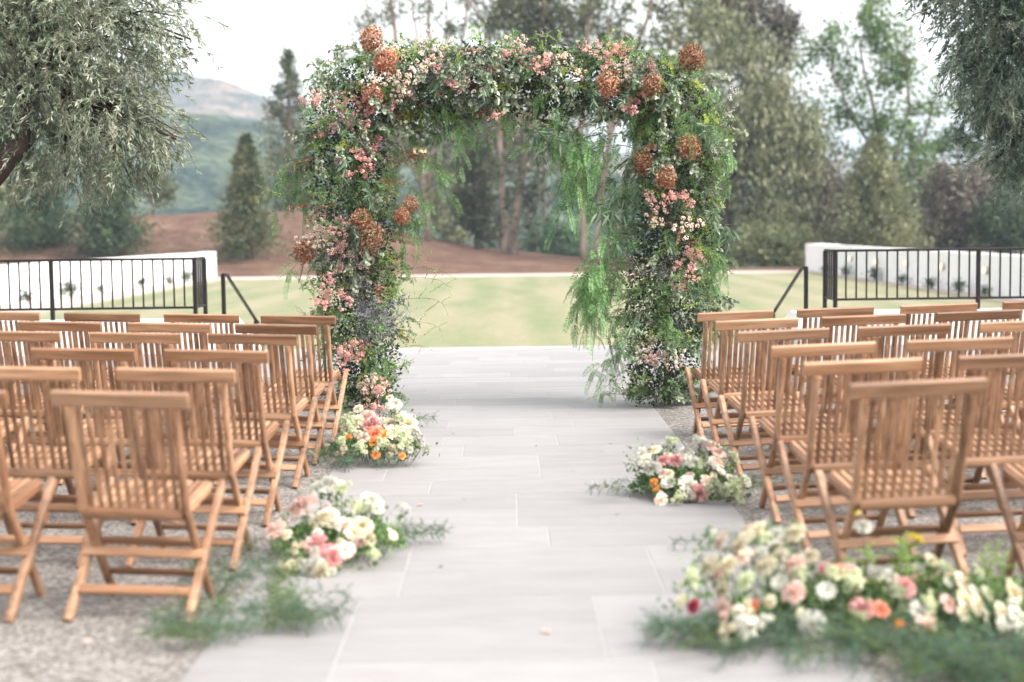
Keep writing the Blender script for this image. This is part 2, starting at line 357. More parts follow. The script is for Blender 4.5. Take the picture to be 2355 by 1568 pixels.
# terrace of gravel in two sloping sheets, paving between them
def gz(x, y): return slope_z(x) + 0.004 * noise.noise(Vector((x * 2, y * 2, 3)))
xsL = [-24, -16, -10] + list(np.linspace(-7, -1.1205, 50)); xsR = [-x + 0.070 for x in reversed(xsL)]
tag(add_grid('gravel_ground', xsL, [-30, -10, 0] + list(np.linspace(3, 14.6, 90)), gz, GRAVEL), kind='structure')
tag(add_grid('gravel_ground', xsR, [-30, -10, 0] + list(np.linspace(3, 14.6, 90)), gz, GRAVEL), kind='structure')
TY = 18.0
mb = MB(); mb.box(-1.119, 1.189, -30, 14.6, -0.9, -0.0008); mb.box(-24, 24, 14.6, TY - 0.02, -0.9, -0.0010)
bed = mb.build('pavement', GROUT); tag(bed, kind='structure')
pav_meshes = {}
def paver(x0, x1, y0, y1):
    wq = round((x1 - x0) / 0.05) * 0.05
    key = (round(x1 - x0, 3), round(y1 - y0, 3))
    if key not in pav_meshes:
        a, b = key[0] / 2, key[1] / 2; c = 0.002; z0, z1 = -0.02, 0.0015
        v = [(-a, -b, z0), (a, -b, z0), (a, b, z0), (-a, b, z0), (-a, -b, z1 - c), (a, -b, z1 - c), (a, b, z1 - c), (-a, b, z1 - c),
             (-a + c, -b + c, z1), (a - c, -b + c, z1), (a - c, b - c, z1), (-a + c, b - c, z1)]
        f = [[0, 1, 5, 4], [1, 2, 6, 5], [2, 3, 7, 6], [3, 0, 4, 7], [4, 5, 9, 8], [5, 6, 10, 9], [6, 7, 11, 10], [7, 4, 8, 11], [8, 9, 10, 11]]
        me = bpy.data.meshes.new('paver'); me.from_pydata(v, [], f); me.materials.append(PAVER); pav_meshes[key] = me
    link('paver', pav_meshes[key], bed, ((x0 + x1) / 2, (y0 + y1) / 2, rnd.uniform(-0.0006, 0.0008)))
def pave(X0, X1, Y0, Y1, ch=0.457):
    y = Y0; gp = 0.0032
    while y < Y1 - 0.02:
        y2 = min(y + ch, Y1); x = X0; first = True
        while x < X1 - 0.01:
            L = rnd.choice((0.8, 0.95, 1.1)) if not first else rnd.choice((0.35, 0.5, 0.65, 0.8)); first = False
            x2 = x + L
            if X1 - x2 < 0.3: x2 = X1
            paver(x + gp, x2 - gp, y + gp, y2 - gp); x = x2
        y = y2
pave(-1.12, 1.19, 3.9 - 0.457 * 2 + 0.17, 14.6); pave(-7.5, 7.5, 14.61, TY - 0.02)

# stairs down to the lawn between low cheek walls
st = empty('garden_stairs', (0, TY, 0)); tag(st, 'wide pale concrete stairs leading down from the terrace to the lawn', 'stairs')
n = 5
for i in range(n):
    z = -0.144 * i - (0.003 if i == 0 else 0); MB().box(-3.4, 3.4, 0.0 + 0.42 * i + 0.003 * i, 0.42 * (i + 1), -0.95, z if i else -0.004).build('step', CONCRETE, st)
for sx, X in ((-1, -3.4), (1, 3.55)):
    x0, x1 = (X - 0.36, X - 0.005) if sx < 0 else (X + 0.005, X + 0.36)
    v = [(x0, 0.0, -0.95), (x1, 0.0, -0.95), (x1, 2.9, -0.95), (x0, 2.9, -0.95), (x0, 0.0, 0.40), (x1, 0.0, 0.40), (x1, 0.45, 0.40), (x0, 0.45, 0.40), (x1, 2.9, -0.35), (x0, 2.9, -0.35)]
    f = [[0, 1, 5, 4], [4, 5, 6, 7], [7, 6, 8, 9], [9, 8, 2, 3], [1, 2, 8, 6, 5], [0, 4, 7, 9, 3], [0, 3, 2, 1]]
    me = bpy.data.meshes.new('cheek_wall'); me.from_pydata(v, [], f); me.materials.append(WHITEWALL); link('cheek_wall', me, st)

# low parapet walls along the terrace edge
for sx in (-1, 1):
    a, b = (-24, -3.765) if sx < 0 else (3.915, 24)
    o = MB().box(a, b, TY - 0.15, TY + 0.15, -0.95, 0.42).build('parapet_wall', WHITEWALL)
    tag(o, 'low white parapet wall under the dark railing %s of the stairs' % ('left' if sx < 0 else 'right'), 'wall')

# lawn, gravel margins, mound and open country
xs = list(np.linspace(-14.3, 13.6, 20)); ys = list(np.linspace(TY + 0.15, 65.5, 30))
tag(add_grid('lawn', [x + 1.3 for x in xs][:1] + xs[1:], ys, lambda x, y: LAWN_Z, LAWN), kind='structure')
xs = list(np.linspace(-70, 70, 141)); ys = [TY + 0.1, 40, 64] + list(np.linspace(68.6, 100, 64)) + [110, 130, 160, 220]
tag(add_grid('mulch_ground', xs, ys, lambda x, y: g(x, y) - 0.03 * (1 - sm(68, 70, y)), MULCH), kind='structure')
tag(add_grid('gravel_path', [-16.5, 0, 16.5], [TY + 0.14, 69.2], lambda x, y: LAWN_Z - 0.008, GRANITE, False), kind='structure')
tag(add_grid('ground', [-3000, -600, 600, 3000], [-2000, -40, 100, 3500], lambda x, y: -3.3, EARTH, False), kind='structure')

def hz(prof, Y0, Y1, base, rough, seed):
    def f(x, y):
        u = 1171 + x * F / y
        v = lerp_tab(u, prof); top = 1.5 + (520 - v) * Y1 / F
        k = sm(Y0, Y1, y)
        nn = sum(noise.noise(Vector((x * fq, y * fq, seed))) * am for fq, am in ((0.012, 1), (0.03, 0.5), (0.09, 0.28), (0.2, 0.12)))
        back = 1 - 0.35 * sm(Y1 + 5, Y1 + 200, y)
        return base + (top - base) * k * back + nn * rough * k
    return f
xs = list(np.linspace(-420, 420, 240))
near_prof = [(-900, 220), (0, 245), (380, 248), (520, 262), (640, 300), (760, 330), (950, 380), (1250, 400), (1600, 430), (2400, 460), (3500, 470)]
o = add_grid('green_hillside', xs, list(np.linspace(190, 420, 90)), hz(near_prof, 190, 380, -4, 5.0, 1.3),
             hillmat('green_scrub', (0.010, 0.020, 0.022), (0.024, 0.038, 0.036), (0.048, 0.066, 0.050), (0.10, 0.12, 0.08), 0.05)); tag(o, kind='structure')
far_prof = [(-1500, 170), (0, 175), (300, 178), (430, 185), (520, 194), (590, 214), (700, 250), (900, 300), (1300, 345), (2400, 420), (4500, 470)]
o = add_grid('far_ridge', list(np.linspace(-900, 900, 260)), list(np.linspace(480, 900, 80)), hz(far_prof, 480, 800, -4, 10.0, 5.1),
             hillmat('sun_tinted_scrub', (0.03, 0.045, 0.04), (0.05, 0.06, 0.055), (0.11, 0.092, 0.078), (0.22, 0.16, 0.13), 0.045)); tag(o, kind='structure')  # tan tones paint warm sunlight on the ridge into the scrub colour

# ------------------------------------------------------------------ white garden walls with lamps and small plants
def wall_run(name, pts, th, z0, z1, label):
    o = MB()
    for (a, b) in zip(pts, pts[1:]):
        o.bar((a[0], a[1], (z0 + z1) / 2), (b[0], b[1], (z0 + z1) / 2), th, z1 - z0, side=(1, 0, 0) if abs(a[0] - b[0]) < abs(a[1] - b[1]) else (0, 1, 0), ch=0.02)
    ob = o.build(name, WHITEWALL); return tag(ob, label, 'wall')
WL = [(-17.3, 24.0), (-14.25, 64.0)]; WR = [(14.55, 24.0), (14.25, 65.0)]
wl = wall_run('garden_wall', [WL[0], WL[1]], 0.3, -0.9, 0.50, 'long white rendered wall with lamps along the left side of the lawn')
wlb = MB().box(-14.09, -13.6, 63.85, 68.2, -0.9, 0.502).build('garden_wall', WHITEWALL); tag(wlb, 'square white wall end block at the far left corner of the lawn', 'wall')
wr = wall_run('garden_wall', [WR[0], WR[1]], 0.3, -0.9, 0.52, 'long white rendered wall with round lamps along the right side of the lawn')
wrb = MB().box(14.0, 14.7, 64.85, 69.0, -0.9, 0.522).build('garden_wall', WHITEWALL); tag(wrb, 'square white wall end block at the far right corner of the lawn', 'wall')
LAMPGLOW = emis('warm_lamp_glow', (1.0, 0.66, 0.42), 0.8); LAMPMETAL = simple('lamp_metal', (0.55, 0.5, 0.45), 0.4, 0.5, metal=0.6)
def on_wall(u, v, Wl, off):
    d = ray(u, v); (x0, y0), (x1, y1) = Wl; m = (x1 - x0) / (y1 - y0)      # x = x0 + m (y-y0)
    y = (x0 + off - m * y0) / (d.x / d.y - m); k = y / d.y
    return Vector((d.x * k, y, CAM_H + d.z * k))
sph = {}
def disc_lamp(loc, side, label, group):
    t = empty('wall_lamp', loc); tag(t, label, 'lamp', group)
    MB().path([(0.0, 0, 0), (-side * 0.10, 0, 0)], [0.13, 0.10], 14).build('lamp_housing', LAMPMETAL, t)
    MB().path([(-side * 0.103, 0, 0), (-side * 0.135, 0, 0), (-side * 0.15, 0, 0)], [0.095, 0.075, 0.03], 14).build('lamp_lens', LAMPGLOW, t)
for i, (u, v) in enumerate([(1959, 594), (2018, 601), (2087, 605.6), (2170, 612.6), (2270, 622)]):
    p = on_wall(u, v, WR, -0.16); disc_lamp(p, 1, ['faint round lamp at the far end of the right white wall', 'round lit lamp, second from the far end of the right white wall',
      'round lit lamp in the middle of the right white wall', 'round lit lamp, fourth from the far end of the right white wall', 'brightest nearest round lamp on the right white wall by the railing post'][i], 'round lamps on the white walls')
for i, (u, v) in enumerate([(82, 643), (187, 633), (267, 622)]):
    p = on_wall(u, v, WL, 0.16); disc_lamp(p, -1, ['nearest round lamp on the left white wall, left of the railing post', 'middle round lamp on the left white wall behind the railing', 'farthest round lamp on the left white wall behind the railing'][i], 'round lamps on the white walls')

G_DARK = leafmat('dark_green_leaf', [(0.022, 0.045, 0.028), (0.045, 0.075, 0.040), (0.075, 0.11, 0.05)], 0.25)
def shrublet(p, hgt, label, group):
    t = empty('small_shrub', p); tag(t, label, 'plant', group)
    f = Fol(); n = 190; P = rng.normal(size=(n, 3)) * [hgt * .3, hgt * .3, hgt * .28] + [0, 0, hgt * .6]; f.leaves(P, units(n) + [0, 0, .5], hgt * .35, hgt * .12)
    link('foliage', f.mesh('foliage', [G_DARK]), t)
    MB().path([(0, 0, 0), (0.02, 0, hgt * .6)], [0.02, 0.01], 5).build('stem', TWIG, t)
for i, u in enumerate([58, 187, 258, 350, 405, 440]):
    p = floor_at(u, [702, 686, 673, 658, 651, 645][i], LAWN_Z); p = Vector((-14.1 - (64 - p.y) * 0.076 + 0.45, p.y, LAWN_Z))
    d = ray(u, 680); y = None
    yy = [46, 49.5, 52.5, 57, 60.5, 63][i]; p = Vector((-14.25 - (64 - yy) * 0.0763 + 0.5, yy, LAWN_Z))
    shrublet(p, [0.36, 0.48, 0.26, 0.32, 0.32, 0.4][i], '%s small dark plant along the foot of the left white wall' % ['nearest', 'second and tallest', 'third', 'fourth', 'fifth', 'farthest'][i], 'small plants along the white walls')
for i, yy in enumerate([42.5, 45, 48, 51.5, 55.5, 60, 64]):
    p = Vector((14.35 - 0.5 + 0.0, yy, LAWN_Z)); shrublet(p, [0.28, 0.34, 0.32, 0.30, 0.40, 0.36, 0.3][i], '%s small dark plant along the foot of the right white wall' % ['nearest', 'second', 'third', 'fourth', 'fifth', 'sixth', 'farthest'][i], 'small plants along the white walls')

# ------------------------------------------------------------------ railings and handrails
def railing(x_end, sgn, side):
    t = empty('metal_railing', (x_end, TY, 0.42)); tag(t, 'dark metal railing on the white parapet wall %s of the stairs' % side, 'railing', 'dark railings along the terrace edge')
    z0, z1 = 0.14, 0.74; L = 5.6
    MB().bar((0, 0, z1), (sgn * L, 0, z1), 0.045, 0.03, side=(0, 1, 0)).build('top_rail', METAL, t)
    MB().bar((0, 0, z0), (sgn * L, 0, z0), 0.03, 0.03, side=(0, 1, 0)).build('bottom_rail', METAL, t)
    bm_ = MB().bar((0, 0, z0 + 0.015), (0, 0, z1 - 0.015), 0.02, 0.02).mesh('baluster', METAL)
    pm = MB().bar((0, 0, 0), (0, 0, z1 - 0.012), 0.05, 0.05).mesh('post', METAL)
    px = [0.0, 1.76, 3.52, 5.28]
    for x in px: link('post', pm, t, (sgn * x, 0, 0))
    x = 0.131
    while x < L:
        if min(abs(x - q) for q in px) > 0.05: link('baluster', bm_, t, (sgn * x, 0, 0))
        x += 0.1265
    # short return along the stair side
    MB().bar((0, 0.027, z1), (0, 0.56, z1), 0.03, 0.045, side=(0, 0, 1)).build('return_rail', METAL, t)
    MB().bar((0, 0.027, z0), (0, 0.56, z0), 0.03, 0.03, side=(0, 0, 1)).build('return_rail', METAL, t)
    for k in range(1, 5): link('baluster', bm_, t, (0, 0.115 * k, 0))
    link('post', pm, t, (0, 0.59, 0))
railing(-3.86, -1, 'left'); railing(4.02, 1, 'right')
for sx, X in ((-1, -3.54), (1, 3.69)):
    t = empty('handrail', (X, TY, 0)); tag(t, 'dark metal handrail sloping down the stairs on the %s side' % ('left' if sx < 0 else 'right'), 'handrail', 'stair handrails')
    MB().path([(0, 0.12, 0.95), (0, 0.36, 0.95), (0, 0.42, 0.935), (0, 2.45, 0.235), (0, 2.6, 0.20)], 0.022, 10).build('rail', METAL, t)
    MB().bar((0, 0.15, 0.40), (0, 0.15, 0.94), 0.05, 0.05).build('post', METAL, t)
    MB().bar((0, 2.4, -0.22), (0, 2.4, 0.24), 0.05, 0.05).build('post', METAL, t)

# ------------------------------------------------------------------ teak folding chairs
def make_chair():
    P = {}
    hw = 0.205; TOP = (-0.262, 0.862); KN = (-0.115, 0.42); FT = (0.215, 0.0)
    P['top_rail'] = [(MB().bar((-0.262, -0.267, 0.872), (0.262, -0.267, 0.872), 0.026, 0.060, side=(0, 1, 0.25)).mesh('top_rail', WOODX), (0, 0, 0))]
    pm = MB(); pm.bar((0, TOP[0], TOP[1] - 0.02), (0, KN[0] - 0.003, KN[1] + 0.0), 0.026, 0.042, ch=0.25); 
    pm.bar((0, KN[0] - 0.010, KN[1] + 0.014), (0, FT[0], FT[1]), 0.0255, 0.042, ch=0.25)
    pm = pm.mesh('back_post', WOODZ); P['back_post'] = [(pm, (-hw, 0, 0)), (pm, (hw, 0, 0))]
    sl = MB().bar((0, TOP[0] + 0.004, TOP[1] - 0.025), (0, KN[0], KN[1] + 0.0), 0.019, 0.012, ch=0.25).mesh('back_slat', WOODZ)
    P['back_slat'] = [(sl, (x, 0, 0)) for x in np.linspace(-0.168, 0.168, 10)]
    P['back_rail'] = [(MB().bar((-hw + 0.014, KN[0] - 0.005, KN[1] - 0.012), (hw - 0.014, KN[0] - 0.005, KN[1] - 0.012), 0.040, 0.046, side=(0, 1, 0), ch=0.32).mesh('back_rail', WOODX), (0, 0, 0))]
    ss = MB().bar((0, -0.085, 0.422), (0, 0.285, 0.466), 0.025, 0.014, ch=0.25).mesh('seat_slat', WOODY)
    P['seat_slat'] = [(ss, (x, 0, 0)) for x in np.linspace(-0.168, 0.168, 10)]
    P['seat_rail'] = [(MB().bar((-0.182, 0.255, 0.436), (0.182, 0.255, 0.436), 0.03, 0.03, side=(0, 1, 0)).mesh('seat_rail', WOODX), (0, 0, 0)),
                      (MB().bar((-0.182, 0.02, 0.414), (0.182, 0.02, 0.414), 0.03, 0.028, side=(0, 1, 0)).mesh('seat_rail', WOODX), (0, 0, 0))]
    sr = MB().bar((0, -0.08, 0.405), (0, 0.285, 0.445), 0.016, 0.035).mesh('side_rail', WOODY); P['side_rail'] = [(sr, (-0.183, 0, 0)), (sr, (0.183, 0, 0))]
    lg = MB().bar((0, 0.275, 0.468), (0, -0.215, 0.0), 0.030, 0.042, ch=0.18).mesh('leg', WOODY); P['leg'] = [(lg, (-hw - 0.0295, 0, 0)), (lg, (hw + 0.0295, 0, 0))]
    def st(y, z, w, a, b, tilt): return (MB().bar((-w, y, z), (w, y, z), a, b, side=tilt).mesh('stretcher', WOODX), (0, 0, 0))
    P['stretcher'] = [st(-0.128, 0.108, 0.220, 0.018, 0.04, (0, 1, -1)), st(0.148, 0.115, 0.192, 0.018, 0.034, (0, 1, 1)),
                      st(-0.012, 0.232, 0.244, 0.016, 0.04, (0, 1, -0.9)), st(0.052, 0.262, 0.192, 0.018, 0.034, (0, 1, 0.4)),
                      st(0.268, 0.408, 0.220, 0.018, 0.03, (0, 1, -1))]
    return P
CH = make_chair()
ORD = ['first', 'second', 'third', 'fourth', 'fifth', 'sixth']
def place_chair(x, y, rz, roll, label):
    t = empty('folding_chair', (x, y, slope_z(x) + 0.001)); t.rotation_euler = (0, roll, rz)
    tag(t, label, 'chair', 'teak folding chairs in rows facing the arch')
    for nm, items in CH.items():
        for me, off in items: link(nm, me, t, off)
rowsL = [5.45, 6.35, 7.30, 8.38, 9.22, 10.15]; rowsR = [5.47, 6.33, 7.22, 8.2, 9.12, 9.95]
nvis = [2, 2, 3, 3, 4, 4]
colname = ['beside the aisle', 'second from the aisle', 'third from the aisle', 'fourth from the aisle']
rowname = ['nearest row', 'second nearest row', 'third nearest row', 'fourth nearest row', 'fifth nearest row', 'farthest row']
for side, rows, sg in (('left', rowsL, -1), ('right', rowsR, 1)):
    for i, yb in enumerate(rows):
        for c in range(nvis[i]):
            j = (rnd.uniform(-1, 1), rnd.uniform(-1, 1), rnd.uniform(-1, 1))
            x0 = -1.46 if sg < 0 else 1.545
            x = x0 + sg * 0.695 * c + 0.012 * j[0]; y = yb + 0.27 + 0.015 * j[1]
            yaw = sg * math.radians(5.0 if c == 0 else 1.5) + math.radians(1.2) * j[2]
            roll = -sg * math.radians(1.43)
            place_chair(x, y, yaw, roll, 'slatted teak folding chair %s of the aisle, %s, %s' % (side, rowname[i], colname[c]))

# ------------------------------------------------------------------ foliage materials
L_EUC = leafmat('silver_eucalyptus_leaf', [(0.107, 0.148, 0.097), (0.230, 0.275, 0.188), (0.463, 0.487, 0.357)], 0.15, 0.5)
L_LONG = leafmat('long_blue_green_leaf', [(0.080, 0.140, 0.087), (0.147, 0.235, 0.141), (0.228, 0.306, 0.192)], 0.2, 0.45)
L_BOX = leafmat('bright_small_leaf', [(0.116, 0.204, 0.055), (0.215, 0.345, 0.095), (0.391, 0.519, 0.162), (0.142, 0.268, 0.095)], 0.35)
L_MID = leafmat('mid_green_leaf', [(0.06, 0.12, 0.045), (0.10, 0.18, 0.065), (0.16, 0.25, 0.10)], 0.25)
L_PEP = leafmat('pepper_tree_leaflet', [(0.076, 0.165, 0.058), (0.131, 0.255, 0.095), (0.220, 0.343, 0.143)], 0.3)
L_FERN = leafmat('dark_fern_leaflet', [(0.057, 0.106, 0.039), (0.107, 0.176, 0.059), (0.156, 0.239, 0.087)], 0.25)
L_ASP = leafmat('asparagus_fern_needle', [(0.041, 0.088, 0.057), (0.077, 0.140, 0.093), (0.124, 0.196, 0.140)], 0.25)
L_LIME = leafmat('yellow_green_leaf', [(0.258, 0.321, 0.064), (0.412, 0.464, 0.103), (0.541, 0.567, 0.180)], 0.35)
L_MIST = leafmat('grey_violet_floret', [(0.175, 0.186, 0.196), (0.289, 0.289, 0.329), (0.412, 0.392, 0.454), (0.165, 0.196, 0.165)], 0.2)
L_RUST = leafmat('rust_red_leaf', [(0.224, 0.132, 0.082), (0.384, 0.178, 0.123), (0.351, 0.297, 0.193)], 0.3)
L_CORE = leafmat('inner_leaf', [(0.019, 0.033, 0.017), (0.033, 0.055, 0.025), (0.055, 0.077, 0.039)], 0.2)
L_OLIVE = leafmat('olive_leaf', [(0.053, 0.074, 0.046), (0.118, 0.146, 0.095), (0.200, 0.224, 0.155), (0.341, 0.347, 0.258)], 0.15, 0.45, patch=3.0)
L_OLIVE2 = leafmat('olive_leaf_blue', [(0.058, 0.096, 0.070), (0.131, 0.189, 0.139), (0.222, 0.284, 0.209), (0.367, 0.408, 0.305)], 0.15, 0.45, patch=3.0)
def petal(name, a, b, c): return leafmat(name, [a, b, c], 0.3, 0.6)
P_HYD = petal('copper_petal', (0.16, 0.06, 0.032), (0.37, 0.175, 0.10), (0.62, 0.44, 0.30))
P_HYD2 = petal('rosy_copper_petal', (0.24, 0.08, 0.05), (0.44, 0.19, 0.12), (0.64, 0.42, 0.30))
P_HYD3 = petal('brown_copper_petal', (0.14, 0.055, 0.03), (0.33, 0.14, 0.08), (0.60, 0.40, 0.25))
P_PINK = petal('dusty_pink_petal', (0.52, 0.25, 0.23), (0.66, 0.40, 0.36), (0.74, 0.54, 0.48))
P_PEACH = petal('pale_peach_petal', (0.60, 0.43, 0.35), (0.70, 0.57, 0.48), (0.76, 0.68, 0.59))
P_RED = petal('rose_red_petal', (0.32, 0.085, 0.095), (0.46, 0.18, 0.18), (0.58, 0.33, 0.31))
P_WHITE = petal('white_petal', (0.459, 0.444, 0.370), (0.533, 0.518, 0.459), (0.577, 0.570, 0.518))
P_CREAM = petal('cream_petal', (0.50, 0.42, 0.26), (0.58, 0.53, 0.39), (0.62, 0.59, 0.49))
P_BLUSH = petal('blush_petal', (0.474, 0.281, 0.237), (0.533, 0.370, 0.318), (0.577, 0.459, 0.407))
P_ROSE = petal('rose_pink_petal', (0.40, 0.15, 0.15), (0.52, 0.25, 0.24), (0.60, 0.38, 0.36))
P_CORAL = petal('coral_petal', (0.608, 0.156, 0.078), (0.655, 0.257, 0.172), (0.671, 0.359, 0.265))
P_ORANGE = petal('orange_petal', (0.608, 0.187, 0.031), (0.663, 0.281, 0.062), (0.686, 0.374, 0.125))
P_PLUM = petal('plum_petal', (0.25, 0.03, 0.07), (0.38, 0.06, 0.11), (0.48, 0.12, 0.16))
P_YEL = petal('yellow_petal', (0.624, 0.468, 0.031), (0.671, 0.546, 0.062), (0.686, 0.593, 0.156))
P_GRNW = petal('greenish_white_petal', (0.407, 0.444, 0.266), (0.488, 0.518, 0.340), (0.562, 0.577, 0.444))
P_CENTRE = simple('flower_centre', (0.35, 0.26, 0.05), 0.8)

# ------------------------------------------------------------------ spray meshes (base at origin)
def curve_pts(n, L, d0, bend, wob=0.0):
    """polyline starting along d0, pulled by bend"""
    d = np.array(d0, float); d /= np.linalg.norm(d); p = np.zeros(3); out = [p.copy()]
    for i in range(n):
        d = d + np.array(bend) / n + rng.normal(size=3) * wob; d /= np.linalg.norm(d); p = p + d * L / n; out.append(p.copy())
    return np.array(out)
def along(pts, ts):
    s = np.linspace(0, 1, len(pts)); P = np.stack([np.interp(ts, s, pts[:, k]) for k in range(3)], 1)
    D = np.gradient(pts, axis=0); D = np.stack([np.interp(ts, s, D[:, k]) for k in range(3)], 1); D /= np.linalg.norm(D, axis=1, keepdims=True)
    return P, D
def pinnate(f, pts, npair, L, Wd, ang=0.9, up=(0, 0.3, 1), mi=0, taper=True, shape='rhomb', sag=0.0):
    ts = np.linspace(0.1, 1, npair); P, D = along(pts, ts)
    U = np.array(up, float); S = np.cross(D, U); S /= np.linalg.norm(S, axis=1, keepdims=True); Nn = np.cross(S, D)
    ln = L * (1 - 0.55 * np.abs(ts * 1.4 - 0.5) ** 2) if taper else np.full(npair, L)
    for sg in (1, -1):
        d = D * math.cos(ang) + S * sg * math.sin(ang) + rng.normal(size=P.shape) * 0.08
        f.leaves(P, d, ln, Wd, mi, Nn + rng.normal(size=P.shape) * 0.25, shape, sag)
def mk_pepper(k, L=0.5, hang=True):
    k = int(k * 0.56)
    f = Fol(); main = curve_pts(12, L, (0, 1, 0.35) if hang else (0, 0.2, 1), (0, -0.6, -2.6) if hang else (0, 0.5, -0.4), 0.05); f.tube(main, 0.003, 0.001)
    for i in range(k):
        t = rng.uniform(0.12, 1.0); P, D = along(main, np.array([t])); side = rng.normal(size=3) * 0.5
        sub = curve_pts(8, rng.uniform(0.15, 0.30), D[0] + side * 1.5 + np.array([0, 0, -0.1]), (0, 0, -1.6) if hang else (0, 0, -0.6), 0.05) + P[0]
        f.tube(sub, 0.0014, 0.0006); pinnate(f, sub, 17, 0.046, 0.0085, 1.0, up=rng.normal(size=3))
    return f.mesh('pepper_frond', [L_PEP, STEM])
def mk_euc(n=34, L=0.38, lw=(0.042, 0.026), mat=None, shape='oval', droop=-1.4, d0=(0, 0.7, 0.6), name='eucalyptus_spray', nb=4):
    f = Fol(); main = curve_pts(10, L, d0, (0, 0, droop), 0.05); f.tube(main, 0.003, 0.001)
    stems = [main]
    for i in range(nb):
        P, D = along(main, np.array([rng.uniform(.15, .8)])); sub = curve_pts(6, L * rng.uniform(.3, .55), D[0] + rng.normal(size=3) * .7, (0, 0, droop * .7), 0.05) + P[0]; f.tube(sub, 0.0018, 0.0008); stems.append(sub)
    for s_ in stems:
        m_ = n if s_ is main else n // 2; P, D = along(s_, rng.uniform(0.1, 1, m_)); d = D * 0.5 + units(m_) * 0.9 + np.array([0, 0, -0.25])
        sc_ = rng.uniform(.6, 1.15, m_); f.leaves(P, d, lw[0] * sc_, lw[1] * sc_, 0, None, shape, 0.1)
    return f.mesh(name, [mat or L_EUC, TWIG])
def mk_box(L=0.28, mat=None, leaf=(0.017, 0.010), nb=8, name='leafy_spray', dens=26, droop=-0.5, d0=(0, 0.2, 1)):
    f = Fol(); main = curve_pts(8, L, d0, (0, 0, droop), 0.08); f.tube(main, 0.0025, 0.001); stems = [main]
    for i in range(nb):
        P, D = along(main, np.array([rng.uniform(.15, .95)])); sub = curve_pts(6, L * rng.uniform(.25, .5), D[0] + rng.normal(size=3) * .8, (0, 0, droop), 0.08) + P[0]; f.tube(sub, 0.0012, 0.0006); stems.append(sub)
    for s_ in stems:
        P, D = along(s_, rng.uniform(0.05, 1, dens)); d = D * 0.6 + units(dens) * 0.8; sc_ = rng.uniform(.6, 1.3, dens)
        f.leaves(P, d, leaf[0] * sc_, leaf[1] * sc_, 0, None, 'rhomb')
    return f.mesh(name, [mat or L_BOX, TWIG])
def mk_fern(L=0.34, d0=(0, 0.8, 0.8)):
    f = Fol()
    for i in range(3):
        main = curve_pts(9, L * rng.uniform(.7, 1.1), np.array(d0) + rng.normal(size=3) * .3, (0, 0, -1.3), 0.03); f.tube(main, 0.002, 0.0008); pinnate(f, main, 26, 0.055, 0.008, 1.05, up=(rng.normal() * .4, 0.2, 1))
    return f.mesh('fern_frond', [L_FERN, STEM])
def mk_feather(L=0.42, mat=None):
    """asparagus-like feathery trail"""
    f = Fol(); main = curve_pts(12, L, (0, 1, 0.25), (0, 0, -0.5), 0.06); f.tube(main, 0.0025, 0.001)
    for i in range(30):
        P, D = along(main, np.array([rng.uniform(.05, 1)])); sub = curve_pts(5, rng.uniform(0.05, 0.12), D[0] * .6 + rng.normal(size=3) * .7, (0, 0, -.2), 0.08) + P[0]
        f.tube(sub, 0.0008, 0.0004); P, D = along(sub, np.linspace(.05, 1, 16)); d = D + units(16) * .9; f.leaves(P, d, 0.020, 0.0042, 0)
    return f.mesh('feathery_fern', [mat or L_FERN, STEM])
def mk_mist(L=0.2, nb=26, name='misty_filler'):
    f = Fol()
    for i in range(nb):
        d = units(1)[0] + np.array([0, 0, 1.0]); sub = curve_pts(6, L * rng.uniform(.6, 1.1), d, rng.normal(size=3) * .6, 0.12); f.tube(sub, 0.001, 0.0005, 1)
        P, D = along(sub, rng.uniform(.35, 1, 34)); f.leaves(P + rng.normal(size=P.shape) * .011, units(34), 0.010, 0.0045, 0)
    return f.mesh(name, [L_MIST, STEM])
def mk_lime(L=0.22):
    f = Fol()
    for i in range(9):
        sub = curve_pts(8, L * rng.uniform(.6, 1.1), np.array([rng.normal() * .5, .7, .6]), (0, 0, -2.2), 0.04); f.tube(sub, 0.0012, 0.0006)
        P, D = along(sub, rng.uniform(.15, 1, 50)); f.leaves(P + rng.normal(size=P.shape) * .004, units(50) + D, 0.012, 0.008, 0)
    return f.mesh('lime_tassel', [L_LIME, STEM])
def florets(f, C, Nn, size, npet, mi=0, ragged=0.15):
    n = len(C); Nn = Nn / np.linalg.norm(Nn, axis=1, keepdims=True); A = np.cross(Nn, units(n)); A /= np.linalg.norm(A, axis=1, keepdims=True); B = np.cross(Nn, A)
    for k in range(npet):
        t = 2 * PI * k / npet; d = A * math.cos(t) + B * math.sin(t) + Nn * rng.uniform(.15, .7); f.leaves(C, d, size * rng.uniform(.8, 1.15, n), size * .8, mi, Nn + rng.normal(size=Nn.shape) * ragged, 'oval')
def mk_hyd(mat, ell=1.15, R=0.072):
    f = Fol(); n = 210; i = np.arange(n); ph = np.arccos(1 - 2 * (i + .5) / n); th = i * 2.39996
    Nn = np.stack([np.sin(ph) * np.cos(th), np.sin(ph) * np.sin(th), np.cos(ph)], 1); lump = 1 + .16 * np.sin(3 * th[:] % 6.28 + 2 * ph) * np.sin(2.3 * ph) + rng.normal(size=n) * .09
    C = Nn * (R * lump)[:, None] * [1, 1, ell]
    florets(f, C, Nn + rng.normal(size=Nn.shape) * .55, 0.0135, 4, ragged=.4)
    f.leaves(Nn * R * .8 * [1, 1, ell], units(n), 0.02, 0.018, 0)
    f.tube(curve_pts(4, .2, (0, 0, -1), (0, .3, 0)) + [0, 0, -R], 0.003, 0.003, 1)
    return f.mesh('hydrangea', [mat, TWIG])
